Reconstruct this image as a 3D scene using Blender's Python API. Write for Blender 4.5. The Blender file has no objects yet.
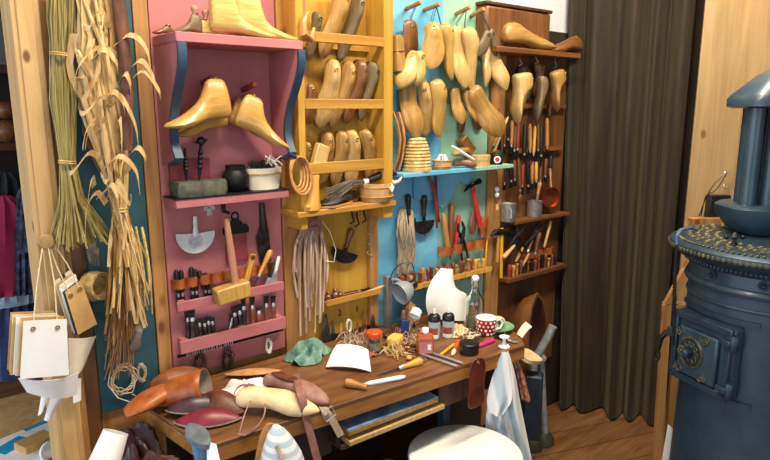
import bpy, math, random
from mathutils import Vector as V, Matrix
rnd = random.Random(11)
PI = math.pi
COL = bpy.context.scene.collection
# ------------------------------------------------------------------ camera model (real lens, real place)
FOC, TH, CZ, WY = 620.0, math.radians(39.6), 1.6, 1.84      # focal length in pixels of a 770 px frame, yaw, eye height, wall distance
PIT = math.atan(123 / 620)
FW = V((math.sin(TH), math.cos(TH), 0)); RT = V((math.cos(TH), -math.sin(TH), 0))
def ray(px, py):
    x, y = px - 385, py - 230
    d = y * math.cos(PIT) + FOC * math.sin(PIT); f = FOC * math.cos(PIT) - y * math.sin(PIT)
    return FW * f + RT * x + V((0, 0, -d))
def wp(px, py, d=0.03):            # point seen at a pixel, d metres in front of the long wall
    r = ray(px, py); return V((0, 0, CZ)) + r * ((WY - d) / r.y)
def hp(px, py, z=0.755):           # point seen at a pixel on a level surface of height z
    r = ray(px, py); return V((0, 0, CZ)) + r * ((z - CZ) / r.z)
def fp(px, py, dist):              # point seen at a pixel at a forward distance
    r = ray(px, py); return V((0, 0, CZ)) + r * (dist / (r.dot(FW)))
# ------------------------------------------------------------------ materials
def lin(h):
    h = h.lstrip('#'); c = [int(h[i:i+2], 16) / 255 for i in (0, 2, 4)]
    return [(x / 12.92 if x <= .04045 else ((x + .055) / 1.055) ** 2.4) for x in c] + [1]
MATS = {}
def mat(key, c1, c2=None, rough=.6, metal=0, kind='noise', scale=(20, 20, 20), bump=0.0, spec=.5, coat=0, sheen=0, trans=0, knots=False, planks=None, lo=.35, hi=.68):
    if key in MATS: return MATS[key]
    m = bpy.data.materials.new(key); m.use_nodes = True
    nt = m.node_tree; N = nt.nodes; Lk = nt.links
    b = N['Principled BSDF']
    b.inputs['Roughness'].default_value = rough; b.inputs['Metallic'].default_value = metal
    b.inputs['Specular IOR Level'].default_value = spec
    if coat: b.inputs['Coat Weight'].default_value = coat; b.inputs['Coat Roughness'].default_value = .15
    if sheen:
        b.inputs['Sheen Weight'].default_value = sheen; b.inputs['Sheen Roughness'].default_value = .35
        b.inputs['Sheen Tint'].default_value = lin('#8f8a66')
    if trans: b.inputs['Transmission Weight'].default_value = trans
    if c2 is None:
        b.inputs['Base Color'].default_value = lin(c1)
    tc = N.new('ShaderNodeTexCoord'); mp = N.new('ShaderNodeMapping'); mp.inputs['Scale'].default_value = scale
    Lk.new(tc.outputs['Object'], mp.inputs['Vector'])
    nz = N.new('ShaderNodeTexNoise'); nz.inputs['Scale'].default_value = 1; nz.inputs['Detail'].default_value = 5; nz.inputs['Roughness'].default_value = .6
    nz.inputs['Distortion'].default_value = .8 if kind == 'wood' else 0
    Lk.new(mp.outputs['Vector'], nz.inputs['Vector'])
    fac = nz.outputs['Fac']
    if c2:
        rp = N.new('ShaderNodeValToRGB'); e = rp.color_ramp.elements
        e[0].position, e[0].color = lo, lin(c1); e[1].position, e[1].color = hi, lin(c2)
        Lk.new(fac, rp.inputs['Fac']); out = rp.outputs['Color']
        if knots:
            mk = N.new('ShaderNodeMapping'); mk.inputs['Scale'].default_value = knots
            Lk.new(tc.outputs['Object'], mk.inputs['Vector'])
            vo = N.new('ShaderNodeTexVoronoi'); vo.inputs['Scale'].default_value = 1; Lk.new(mk.outputs['Vector'], vo.inputs['Vector'])
            r2 = N.new('ShaderNodeValToRGB'); e = r2.color_ramp.elements
            e[0].position, e[0].color = .06, (1, 1, 1, 1); e[1].position, e[1].color = .12, (0, 0, 0, 1)
            Lk.new(vo.outputs['Distance'], r2.inputs['Fac'])
            mx = N.new('ShaderNodeMix'); mx.data_type = 'RGBA'
            Lk.new(r2.outputs['Color'], mx.inputs[0]); Lk.new(out, mx.inputs[6]); mx.inputs[7].default_value = lin('#7a4a22'); out = mx.outputs[2]
        if planks:
            br = N.new('ShaderNodeTexBrick'); mk = N.new('ShaderNodeMapping'); mk.inputs['Rotation'].default_value = (0, 0, planks)
            Lk.new(tc.outputs['Object'], mk.inputs['Vector']); Lk.new(mk.outputs['Vector'], br.inputs['Vector'])
            br.inputs['Scale'].default_value = 1; br.inputs['Brick Width'].default_value = 1.6; br.inputs['Row Height'].default_value = .16
            br.inputs['Mortar Size'].default_value = .003; br.inputs['Color1'].default_value = (1, 1, 1, 1); br.inputs['Color2'].default_value = (.8, .8, .8, 1); br.inputs['Mortar'].default_value = (.25, .25, .25, 1)
            mx = N.new('ShaderNodeMix'); mx.data_type = 'RGBA'; mx.blend_type = 'MULTIPLY'; mx.inputs[0].default_value = 1
            Lk.new(out, mx.inputs[6]); Lk.new(br.outputs['Color'], mx.inputs[7]); out = mx.outputs[2]
        Lk.new(out, b.inputs['Base Color'])
    if bump:
        bp = N.new('ShaderNodeBump'); bp.inputs['Strength'].default_value = bump; bp.inputs['Distance'].default_value = .004
        Lk.new(fac, bp.inputs['Height']); Lk.new(bp.outputs['Normal'], b.inputs['Normal'])
    MATS[key] = m; return m
def wood(key, c1, c2, rough=.5, g=2.2, s=45, coat=0, knots=False, axis='z', bump=.15):
    sc = {'z': (s, s, g), 'x': (g, s, s), 'y': (s, g, s)}[axis]
    return mat(key, c1, c2, rough, 0, 'wood', sc, bump, coat=coat, knots=knots)
pine = wood('pine', '#93754b', '#ab8b5d', .55, 2, 30, knots=(9, 9, 5))
pine_pale = wood('pine_pale', '#bd9259', '#d6b27c', .55, 1.6, 26, knots=(11, 11, 6))
pine_warm = wood('pine_warm', '#97683a', '#bd8a52', .5, 1.8, 30, knots=(8, 8, 4))
yellow_w = wood('yellow_stained_wood', '#a87c26', '#c89a3c', .45, 1.6, 26, knots=(7, 7, 4), coat=.15)
yellow_x = wood('yellow_stained_rail', '#a2732a', '#c4923f', .45, 2, 30, axis='x', coat=.15)
brown_w = wood('brown_board', '#56331a', '#7d5029', .5, 2, 22, coat=.1)
brown_x = wood('brown_rail', '#5f3718', '#865426', .5, 2, 26, axis='x', coat=.1)
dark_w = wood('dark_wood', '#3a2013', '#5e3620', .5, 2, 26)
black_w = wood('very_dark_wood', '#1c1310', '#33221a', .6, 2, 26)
bench_top = wood('bench_worn_wood', '#59371f', '#8b5d38', .42, 3, 22, axis='x', coat=.1)
bench_edge = wood('bench_edge_wood', '#8a5526', '#b27a3c', .5, 3, 30, axis='x')
red_p = mat('rose_red_paint', '#a96266', '#b67074', .55, scale=(7, 7, 7), bump=.03)
red_d = mat('dark_red_paint', '#7c3036', '#8c3b40', .55, scale=(9, 9, 9))
blue_e = mat('slate_blue_paint', '#24394f', '#2f4a63', .5, scale=(9, 9, 9))
blue_p = mat('bright_blue_paint', '#55a0c8', '#7cbcd6', .5, scale=(6, 6, 6), bump=.03)
green_p = mat('mint_green_paint', '#7fae98', '#97c2a8', .55, scale=(6, 6, 6), bump=.03)
teal_p = mat('dark_teal_paint', '#1f4650', '#2b5862', .55, scale=(6, 6, 6), bump=.03)
LASTW = {
 'honey': wood('honey_beech', '#aa7f3c', '#c39b54', .36, 6, 70, coat=.25),
 'pale': wood('pale_beech', '#ae8a50', '#cbaa70', .42, 6, 70, coat=.15),
 'tan': wood('tan_beech', '#8c6530', '#b28a4e', .42, 6, 70, coat=.15),
 'brown': wood('brown_beech', '#5c3719', '#84562d', .42, 6, 70, coat=.2),
 'grey': wood('grey_beech', '#574530', '#7c6848', .5, 6, 70),
 'cream': wood('straw_beech', '#b29450', '#d3b873', .36, 6, 70, coat=.25),
}
hw_red = wood('red_handle_wood', '#7d2c1e', '#a54432', .4, 5, 60, coat=.2)
hw_tan = wood('tan_handle_wood', '#a26a33', '#c8935a', .45, 5, 60, coat=.15)
hw_yel = wood('yellow_handle_wood', '#c58a2c', '#e2b055', .4, 5, 60, coat=.2)
hw_brn = wood('brown_handle_wood', '#5b311a', '#86512d', .45, 5, 60, coat=.15)
hw_pink = wood('pinkish_handle_wood', '#a56d52', '#c58f72', .5, 5, 60)
hw_blk = mat('black_handle_wood', '#17130f', '#2b231d', .4, scale=(40, 40, 8))
steel = mat('dark_steel', '#2c2a2b', '#4c4a4a', .42, .8, scale=(60, 60, 60))
iron = mat('black_iron', '#141415', '#242425', .5, .5, scale=(60, 60, 60), bump=.1)
bright = mat('bright_steel', '#b4b5b7', '#d9dadc', .36, .75, scale=(40, 40, 40))
silver = mat('pale_metal', '#cfd9e0', '#eaf2f7', .45, .15, scale=(70, 70, 70), bump=.2)
brass = mat('brass', '#8f7438', '#c2a25a', .35, 1, scale=(60, 60, 60))
copper = mat('copper', '#8e4025', '#b8603b', .35, .9, scale=(30, 30, 30))
lea_tan = mat('tan_leather', '#a76f3c', '#c9945c', .55, scale=(40, 40, 40), bump=.12)
lea_org = mat('orange_brown_leather', '#8a4218', '#b4632a', .42, scale=(25, 25, 25), bump=.15)
lea_brn = mat('brown_leather', '#4b2416', '#74402a', .45, scale=(25, 25, 25), bump=.15)
lea_pur = mat('dark_purple_leather', '#2a1a20', '#4c3139', .35, scale=(25, 25, 25), bump=.15)
lea_win = mat('wine_red_leather', '#5b1620', '#86263a', .38, scale=(25, 25, 25), bump=.12)
lea_pnk = mat('dusty_pink_leather', '#8a6058', '#ab8177', .6, scale=(30, 30, 30), bump=.12)
lea_crm = mat('cream_leather', '#d6b583', '#ecd3a8', .55, scale=(25, 25, 25), bump=.1)
lea_gry = mat('grey_suede', '#6f6359', '#94877b', .8, scale=(40, 40, 40), bump=.1)
lea_grn = mat('patina_green_leather', '#3f6a5b', '#8fb3a3', .6, scale=(22, 22, 22), bump=.25)
lea_cord = mat('red_brown_cord_leather', '#6a2d1c', '#8c452c', .5, scale=(30, 30, 30))
paper = mat('white_paper', '#e9e7e4', '#f6f5f3', .8, scale=(8, 8, 8))
paper_c = mat('cream_paper', '#dccdb2', '#efe5d0', .8, scale=(8, 8, 8))
kraft = mat('kraft_card', '#b98d52', '#d2a868', .75, scale=(12, 12, 12))
navy_c = mat('navy_card', '#22283c', '#303750', .7, scale=(12, 12, 12))
twine = mat('pale_twine', '#cbb48d', '#e4d3b1', .85, scale=(90, 90, 90))
white_t = mat('white_thread', '#d8d4cc', '#f0ede6', .8, scale=(90, 90, 90))
dark_t = mat('dark_thread', '#231f1f', '#40393a', .7, scale=(90, 90, 90))
rush = mat('green_yellow_rush', '#756530', '#b5a162', .6, scale=(160, 160, 3), lo=.3, hi=.7)
husk = mat('dry_husk', '#a07238', '#e2c68e', .6, scale=(60, 60, 5), lo=.3, hi=.7)
straw = mat('straw', '#a8843f', '#dcc084', .7, scale=(50, 50, 50), bump=.3)
raffia = mat('pinkish_leather_strip', '#8a6450', '#e2c8ae', .65, scale=(150, 90, 3))
bark = mat('brown_bark', '#3d2117', '#7a4a34', .6, scale=(40, 40, 14), bump=.3)
hemp = mat('beige_hemp', '#8f7a63', '#baa68c', .9, scale=(90, 90, 20))
hair = mat('grey_horsehair', '#4a3f36', '#7d6f60', .7, scale=(120, 120, 10))
stone = mat('dark_green_stone', '#35372d', '#5f604f', .75, scale=(30, 30, 30), bump=.5)
white_p = mat('white_plastic', '#efeeec', '#f8f8f7', .35, scale=(5, 5, 5))
white_e = mat('white_enamel', '#e8e8e6', '#f4f4f3', .25, scale=(5, 5, 5), coat=.3)
grey_l = mat('grey_lamp_enamel', '#8b9298', '#a6adb3', .4, scale=(6, 6, 6))
black_pl = mat('black_plastic', '#0f1012', '#1a1b1d', .35, scale=(30, 30, 30))
black_s = mat('black_satin', '#131416', '#1c1d20', .5, scale=(30, 30, 30))
stove_b = mat('stove_blue_black_enamel', '#263b4a', '#304757', .38, .15, scale=(14, 14, 14), coat=.15, bump=.03)
stove_d = mat('stove_dark_cast_iron', '#213242', '#2d4052', .42, .3, scale=(60, 60, 60), bump=.12)
orange_pl = mat('orange_plastic', '#d3481d', '#e35a2b', .35, scale=(6, 6, 6))
amber_pl = mat('amber_plastic', '#a2491f', '#b85a2b', .3, scale=(6, 6, 6), coat=.3)
glass = mat('clear_glass', '#f4fbf8', None, .03, trans=1, spec=.5)
water_c = mat('milky_jar_content', '#a7a69e', '#c4c3ba', .5, scale=(25, 25, 25))
pink_pl = mat('bright_pink_plastic', '#cf2374', '#e0358a', .35, scale=(6, 6, 6))
yellow_pl = mat('yellow_pencil_paint', '#d9a414', '#e8ba2b', .4, scale=(6, 6, 6))
blue_pl = mat('dark_blue_card', '#1d3b70', '#27508f', .5, scale=(6, 6, 6))
red_pl = mat('red_paint', '#b21f22', '#c63030', .4, scale=(6, 6, 6))
velvet = mat('olive_velvet', '#241b10', '#3b2f1a', .8, scale=(30, 30, 3), sheen=.75, bump=.1)
floor_m = mat('worn_plank_floor', '#6f4a2c', '#96683f', .5, 0, 'wood', (3, 30, 30), .1, planks=.35)
plaster = mat('white_plaster', '#c9ccd0', '#d9dbdd', .9, scale=(5, 5, 5))
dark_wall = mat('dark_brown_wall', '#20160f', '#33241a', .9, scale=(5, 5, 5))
ceil_m = mat('cream_ceiling', '#d8d0c2', '#e3dccf', .9, scale=(3, 3, 3))
# ------------------------------------------------------------------ mesh builder
def axes(z, up):
    z = V(z).normalized(); y = V(up) - z * V(up).dot(z)
    if y.length < 1e-6: y = V((1, 0, 0)) - z * z.x
    y.normalize(); return y.cross(z), y, z
def mtx(loc, x, y, z):
    return Matrix(((x[0], y[0], z[0], loc[0]), (x[1], y[1], z[1], loc[1]), (x[2], y[2], z[2], loc[2]), (0, 0, 0, 1)))
def AX(a, b, out=(0, -1, 0)):        # frame: z runs a->b, -y faces 'out'
    a, b = V(a), V(b); x, y, z = axes(b - a, -V(out)); return mtx(a, x, y, z), (b - a).length
def T(loc, rz=0, rx=0, ry=0):
    return Matrix.Translation(V(loc)) @ Matrix.Rotation(rz, 4, 'Z') @ Matrix.Rotation(ry, 4, 'Y') @ Matrix.Rotation(rx, 4, 'X')
class MB:
    def __init__(s): s.v = []; s.f = []
    def add(s, vs, fs, M=None):
        o = len(s.v); s.v += [(M @ V(p)) if M else V(p) for p in vs]; s.f += [[i + o for i in f] for f in fs]; return s
    def box(s, c, d, M=None):
        x, y, z = [k / 2 for k in d]; c = V(c)
        vs = [c + V((i * x, j * y, k * z)) for i in (-1, 1) for j in (-1, 1) for k in (-1, 1)]
        return s.add(vs, [(0, 1, 3, 2), (4, 6, 7, 5), (0, 4, 5, 1), (2, 3, 7, 6), (0, 2, 6, 4), (1, 5, 7, 3)], M)
    def bx(s, x0, x1, y0, y1, z0, z1, M=None):
        return s.box(((x0 + x1) / 2, (y0 + y1) / 2, (z0 + z1) / 2), (abs(x1 - x0), abs(y1 - y0), abs(z1 - z0)), M)
    def loft(s, rings, cap=True, closed=True, M=None):
        n = len(rings[0]); vs = [p for r in rings for p in r]; fs = []
        for i in range(len(rings) - 1):
            for j in range(n if closed else n - 1):
                k = (j + 1) % n; fs.append((i * n + j, i * n + k, (i + 1) * n + k, (i + 1) * n + j))
        if cap and closed: fs += [list(range(n))[::-1], [(len(rings) - 1) * n + j for j in range(n)]]
        return s.add(vs, fs, M)
    def tube(s, pts, r, n=8, M=None, cap=True, flat=1.0, up=None, closed=False):
        pts = [V(p) for p in pts]; rs = r if isinstance(r, (list, tuple)) else [r] * len(pts)
        rings = []; prev = None
        for i, p in enumerate(pts):
            if closed: t = pts[(i + 1) % len(pts)] - pts[i - 1]
            else: t = pts[min(i + 1, len(pts) - 1)] - pts[max(i - 1, 0)]
            x, y, z = axes(t, prev if prev is not None else (up or (0.13, .21, .97) if abs(t.normalized().z) < .9 else (up or (1, .1, 0))))
            prev = y
            rings.append([p + (x * math.cos(2 * PI * k / n) * flat + y * math.sin(2 * PI * k / n)) * rs[i] for k in range(n)])
        if closed: rings.append(rings[0]); return s.loft(rings, False, True, M)
        return s.loft(rings, cap, True, M)
    def lathe(s, prof, n=16, M=None, sx=1, sy=1):
        return s.loft([[V((max(r, 1e-4) * math.cos(2 * PI * k / n) * sx, max(r, 1e-4) * math.sin(2 * PI * k / n) * sy, z)) for k in range(n)] for r, z in prof], True, True, M)
    def prism(s, poly, t, M=None, y0=None):     # poly in local XZ, thickness along Y
        y0 = -t / 2 if y0 is None else y0; n = len(poly)
        vs = [(p[0], y0, p[1]) for p in poly] + [(p[0], y0 + t, p[1]) for p in poly]
        return s.add(vs, [list(range(n)), list(range(n, 2 * n))[::-1]] + [(i, i + n, (i + 1) % n + n, (i + 1) % n) for i in range(n)], M)
    def sheet(s, fn, nu, nv, th=.002, M=None):
        P = [[V(fn(i / nu, j / nv)) for j in range(nv + 1)] for i in range(nu + 1)]
        top, bot = [], []
        for i in range(nu + 1):
            for j in range(nv + 1):
                du = P[min(i + 1, nu)][j] - P[max(i - 1, 0)][j]; dv = P[i][min(j + 1, nv)] - P[i][max(j - 1, 0)]
                nn = du.cross(dv); nn = nn.normalized() if nn.length > 1e-9 else V((0, 0, 1))
                top.append(P[i][j] + nn * th / 2); bot.append(P[i][j] - nn * th / 2)
        w = nv + 1; K = len(top); fs = []
        for i in range(nu):
            for j in range(nv):
                a, b, c, d = i * w + j, (i + 1) * w + j, (i + 1) * w + j + 1, i * w + j + 1
                fs += [(a, b, c, d), (a + K, d + K, c + K, b + K)]
        for i in range(nu): fs += [(i * w, i * w + K, (i + 1) * w + K, (i + 1) * w), ((i + 1) * w + nv, (i + 1) * w + nv + K, i * w + nv + K, i * w + nv)]
        for j in range(nv): fs += [(j + 1, j + 1 + K, j + K, j), (nu * w + j, nu * w + j + K, nu * w + j + 1 + K, nu * w + j + 1)]
        return s.add(top + bot, fs, M)
    def torus(s, R, r, M=None, n=24, k=8, sy=1):
        return s.tube([(R * math.cos(2 * PI * i / n), R * sy * math.sin(2 * PI * i / n), 0) for i in range(n)], r, k, M, closed=True)
    def ball(s, c, r, M=None, n=12, sz=1, sx=1, sy=1):
        m = n // 2 + 1; c = V(c)
        return s.loft([[c + V((max(math.sin(PI * i / m), .02) * r * sx * math.cos(2 * PI * k / n), max(math.sin(PI * i / m), .02) * r * sy * math.sin(2 * PI * k / n), -math.cos(PI * i / m) * r * sz)) for k in range(n)] for i in range(m + 1)], True, True, M)
    def build(s, name, m, parent=None, M=None, bevel=0, sub=0, ang=42, solid=0, disp=None):
        me = bpy.data.meshes.new(name); me.from_pydata([tuple(p) for p in s.v], [], s.f); me.update()
        import bmesh
        b = bmesh.new(); b.from_mesh(me); bmesh.ops.recalc_face_normals(b, faces=b.faces); b.to_mesh(me); b.free()
        for p in me.polygons: p.use_smooth = True
        me.set_sharp_from_angle(angle=math.radians(ang)); me.materials.append(m)
        o = bpy.data.objects.new(name, me); COL.objects.link(o)
        if parent: o.parent = parent
        if M is not None: o.matrix_basis = M
        if solid:
            k = o.modifiers.new('solid', 'SOLIDIFY'); k.thickness = solid; k.offset = 0
        if bevel:
            k = o.modifiers.new('bevel', 'BEVEL'); k.width = bevel; k.segments = 2; k.limit_method = 'ANGLE'; k.angle_limit = math.radians(40)
        if sub:
            k = o.modifiers.new('sub', 'SUBSURF'); k.levels = sub; k.render_levels = sub
        return o
def thing(name, label, cat, M=None, group=None):
    o = bpy.data.objects.new(name, None); COL.objects.link(o); o.empty_display_size = .05
    o.matrix_basis = M if M is not None else Matrix.Identity(4)
    return tag(o, label, cat, group)
def tag(o, label, cat, group=None, kind=None):
    o['label'] = label; o['category'] = cat
    if group: o['group'] = group
    if kind: o['kind'] = kind
    return o
def struct(o): o['kind'] = 'structure'; return o
ORD = ['leftmost', 'second', 'third', 'fourth', 'fifth', 'sixth', 'seventh', 'eighth', 'ninth', 'tenth', 'eleventh', 'twelfth', 'thirteenth', 'fourteenth', 'fifteenth', 'sixteenth', 'seventeenth', 'eighteenth', 'nineteenth', 'twentieth', 'twenty-first', 'twenty-second']
def nth(i, what): return what + ', ' + (ORD[i] if i == 0 else ORD[i] + ' from the left')
# ------------------------------------------------------------------ shoe lasts
def interp(tab, t):
    for (a, x), (b, y) in zip(tab, tab[1:]):
        if t <= b: k = (t - a) / (b - a); k = k * k * (3 - 2 * k) if False else k; return x + (y - x) * k
    return tab[-1][1]
HW = [(0, .065), (.02, .088), (.08, .112), (.18, .122), (.3, .126), (.42, .138), (.55, .158), (.68, .17), (.8, .156), (.9, .115), (.96, .075), (1, .02)]
TOPS = {
 'low': [(0, .22), (.02, .27), (.08, .31), (.2, .325), (.3, .31), (.42, .255), (.55, .21), (.68, .17), (.8, .135), (.9, .105), (.96, .085), (1, .055)],
 'boot': [(0, .40), (.02, .50), (.05, .54), (.12, .56), (.25, .56), (.32, .54), (.36, .46), (.42, .36), (.5, .28), (.6, .22), (.7, .17), (.8, .13), (.9, .10), (.96, .085), (1, .055)],
 'tall': [(0, .75), (.02, .95), (.05, 1.0), (.12, 1.02), (.28, 1.02), (.32, .98), (.35, .72), (.40, .45), (.48, .31), (.6, .22), (.7, .17), (.8, .13), (.9, .10), (.96, .085), (1, .055)],
 'flat': [(0, .16), (.05, .2), (.2, .22), (.4, .2), (.55, .19), (.7, .16), (.85, .12), (.96, .085), (1, .055)],
 'clog': [(0, .2), (.04, .27), (.15, .3), (.3, .28), (.45, .27), (.6, .27), (.75, .24), (.88, .19), (.96, .13), (1, .07)],
}
BOT = [(0, .11), (.03, .07), (.1, .06), (.28, .07), (.42, .07), (.55, .035), (.66, .005), (.78, .0), (.9, .018), (.96, .033), (1, .045)]
TS = [0, .012, .03, .06, .1, .15, .2, .25, .3, .33, .36, .39, .42, .46, .5, .55, .6, .66, .72, .78, .84, .89, .93, .96, .985, 1]
def last_mb(L, kind='low', wf=1, hf=1, side=1, point=0, mb=None, shift=0, n=16):
    mb = mb or MB(); rings = []
    for t in TS:
        w = interp(HW, t) * wf * L
        if point and t > .6: w *= 1 - point * ((t - .6) / .4) ** 1.2
        tp = interp(TOPS[kind], t) * hf * L; bo = interp(BOT, t) * L * min(hf, 1)
        cx = side * L * (.02 * math.sin(PI * min(t / .75, 1)) * -1 + (.035 * max(0, (t - .6) / .4)))
        mid = bo + (tp - bo) * .4; ring = []
        for k in range(n):
            a = 2 * PI * k / n; c, s = math.cos(a), math.sin(a)
            x = math.copysign(abs(c) ** .8, c) * w; sn = math.copysign(abs(s) ** .75, s)
            y = mid + sn * ((tp - mid) if s > 0 else (mid - bo))
            if s > 0: x *= 1 - (.30 if kind in ('low', 'boot', 'tall') else .12) * sn
            ring.append(V((cx + x, -(y - shift * L), t * L)))
        rings.append(ring)
    return mb.loft(rings)
def last(a, b, out, label, m='honey', kind='low', wf=1, hf=1, side=1, point=0, cat='shoe last', group=None, name='shoe_last', center=True, hang=None, hole=True):
    M, L = AX(a, b, out)
    o = last_mb(L, kind, wf, hf, side, point, shift=(.15 if center else 0)).build(name, LASTW[m], M=M)
    tag(o, label, cat, group)
    if hang is not None:             # a loop of cord through the heel, up to its peg
        q = M.inverted() @ V(hang)
        MB().tube([(0, 0, .05 * L), (.004, 0, -.01), q + V((.004, 0, 0)), q - V((.004, 0, 0)), (-.004, 0, -.01), (0, 0, .05 * L)], .0013, 5).build('cord', dark_t, o)
    if hole and kind != 'tall':
        y = -(interp(TOPS[kind], .16) * hf - (.15 if center else 0)) * L
        MB().torus(.006, .0016, T((0, y - .0005, .16 * L), rx=PI / 2)).build('hole_ring', brass if m != 'grey' else steel, o)
    return o
# ------------------------------------------------------------------ tools
def handle_prof(L, r, style=0):
    if style == 0: return [(.45 * r, 0), (.85 * r, .03 * L), (r, .15 * L), (r * .95, .45 * L), (.7 * r, .8 * L), (.8 * r, .92 * L), (.55 * r, L)]
    if style == 1: return [(.5 * r, 0), (r, .08 * L), (1.05 * r, .25 * L), (.8 * r, .55 * L), (.6 * r, .8 * L), (.75 * r, .9 * L), (.6 * r, L)]
    if style == 2: return [(.8 * r, 0), (r, .03 * L), (r, .12 * L), (.7 * r, .2 * L), (.75 * r, .6 * L), (.85 * r, .9 * L), (.6 * r, L)]
    return [(.6 * r, 0), (r, .1 * L), (r, .9 * L), (.7 * r, L)]
def tool(a, b, label, cat='awl', name=None, hm=None, bm=None, hr=.011, br=.003, hf=.5, style=0, flat=1, blade='taper', out=(0, -1, 0), group=None):
    M, L = AX(a, b, out); t = thing(name or cat.replace(' ', '_'), label, cat, M, group)
    h = hf * L
    MB().lathe(handle_prof(h, hr, style), 12).build('handle', hm or hw_tan, t)
    if hf < .97:
        MB().lathe([(hr * .62, h - .004), (hr * .66, h + .006), (hr * .5, h + .012)], 10).build('ferrule', bright, t)
        B = L - h
        if blade == 'taper': MB().lathe([(br, h), (br * .9, h + .6 * B), (br * .2, L)], 8, sx=flat).build('blade', bm or steel, t)
        elif blade == 'chisel': MB().prism([(-br, h), (br, h), (br * 1.2, h + .5 * B), (br * 1.6, L - .1 * B), (br * 1.6, L), (-br * 1.6, L), (-br * 1.6, L - .1 * B), (-br * 1.2, h + .5 * B)], .003).build('blade', bm or steel, t)
        elif blade == 'knife': MB().prism([(-br, h), (br, h), (br * 1.5, h + .6 * B), (br * .9, h + .85 * B), (-br * 1.2, L), (-br * 1.4, h + .4 * B)], .0025).build('blade', bm or steel, t)
        elif blade == 'spoon':
            MB().tube([(0, 0, h), (0, 0, L - .03)], br * .5, 8).ball((0, 0, L - .016), .016, sy=.35, sz=1.3).build('bowl', bm or steel, t)
    return t
def hammer(a, b, label, hm=None, headm=None, hr=.009, hl=.07, hw=.014, claw=True, out=(0, -1, 0), group=None, cat='hammer'):
    M, L = AX(a, b, out); t = thing('hammer', label, cat, M, group)      # a = head, b = butt of handle
    MB().tube([(0, 0, -.01), (0, 0, .3 * L), (0, 0, .7 * L), (0, 0, L)], [hr * .75, hr * .8, hr, hr * 1.05], 10, flat=1).build('handle', hm or hw_tan, t)
    MB().tube([(-hl * .5, 0, 0), (-hl * .42, 0, 0), (-hl * .2, 0, 0), (0, 0, 0), (hl * .25, 0, 0), (hl * .55, 0, .012)], [hw * 1.05, hw * 1.05, hw * .65, hw * .8, hw * .7, hw * .18], 12).build('head', headm or iron, t)
    return t
def pliers(a, b, label, m=None, w=.035, out=(0, -1, 0), group=None, cat='pliers', grip=None):
    M, L = AX(a, b, out); t = thing('pliers', label, cat, M, group)      # a = jaws, b = handle ends
    for s in (-1, 1):
        p = MB().tube([(s * .012, 0, 0), (s * .014, 0, .05 * L), (s * .02, 0, .16 * L), (s * .004, s * .003, .3 * L), (-s * .012, s * .003, .42 * L), (-s * w * .6, 0, .7 * L), (-s * w * .55, 0, L)], [.003, .006, .007, .009, .006, .005, .0045], 8)
        p.build('arm', m or iron, t)
        if grip: MB().tube([(-s * w * .6, 0, .68 * L), (-s * w * .6, 0, .85 * L), (-s * w * .55, 0, L * 1.01)], [.006, .0072, .006], 8).build('grip', grip, t)
    MB().lathe([(.006, -.008), (.007, -.006), (.007, .006), (.006, .008)], 10, T((0, 0, .3 * L), rx=PI / 2)).build('rivet', steel, t)
    return t
def half_moon(hand, tip, w, label, hm=None, bm=None, out=(0, -1, 0), hr=.011, hfr=.55):
    M, L = AX(hand, tip, out); t = thing('half_moon_knife', label, 'knife', M)
    h = hfr * L
    MB().lathe(handle_prof(h, hr, 1), 12).build('handle', hm or hw_blk, t)
    poly = [(-.006, h - .005), (.006, h - .005), (.009, h + .25 * (L - h))]
    z0 = h + .28 * (L - h); D = L - z0
    poly += [(w * .5 * math.cos(a), z0 + D * math.sin(a) * 1.0 + (0 if i else -.006)) for i, a in enumerate([PI * k / 14 for k in range(15)])]
    poly += [(-.009, h + .25 * (L - h))]
    MB().prism(poly, .003).build('blade', bm or steel, t)
    return t
def strands(n, base, fn, w=(.001, .0016), mb=None, seg=6, flat=1.0, k=5):
    mb = mb or MB()
    for i in range(n):
        pts = fn(i); mb.tube(pts, rnd.uniform(*w), k, flat=flat)
    return mb
def coil(c, R, r, loops, m, name, label, cat='coil', nrm=(0, -1, 0), sy=1.2, jit=.15):
    x, y, z = axes(V(nrm), (0, 0, 1)); M = mtx(V(c), x, y, z); mb = MB()
    pts = []
    for i in range(loops * 16 + 1):
        a = 2 * PI * i / 16; k = 1 + jit * math.sin(i * 1.7) * .5 + jit * math.sin(i * .37)
        pts.append((R * k * math.cos(a), R * sy * k * math.sin(a), .004 * math.sin(i * .9)))
    mb.tube(pts, r, 6)
    return tag(mb.build(name, m, M=M), label, cat)
def sleeve(pts, ws, hs, up=(0, 0, 1), n=18, mb=None):      # open tube of leather with oval sections
    mb = mb or MB(); pts = [V(p) for p in pts]; rings = []
    for i, p in enumerate(pts):
        t = pts[min(i + 1, len(pts) - 1)] - pts[max(i - 1, 0)]; x, y, z = axes(t, up)
        rings.append([p + x * math.cos(2 * PI * k / n) * ws[i] / 2 + y * math.sin(2 * PI * k / n) * hs[i] / 2 for k in range(n)])
    return mb.loft(rings, cap=False)
def quad(p, th=.001, nu=6, nv=6, bow=(0, 0, 0), mb=None):  # sheet over four corner points TL, TR, BR, BL with a bow
    a, b, c, d = [V(q) for q in p]; bow = V(bow)
    return (mb or MB()).sheet(lambda u, v: (a * (1 - u) + b * u) * (1 - v) + (d * (1 - u) + c * u) * v + bow * (4 * u * (1 - u)) , nu, nv, th)

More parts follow.
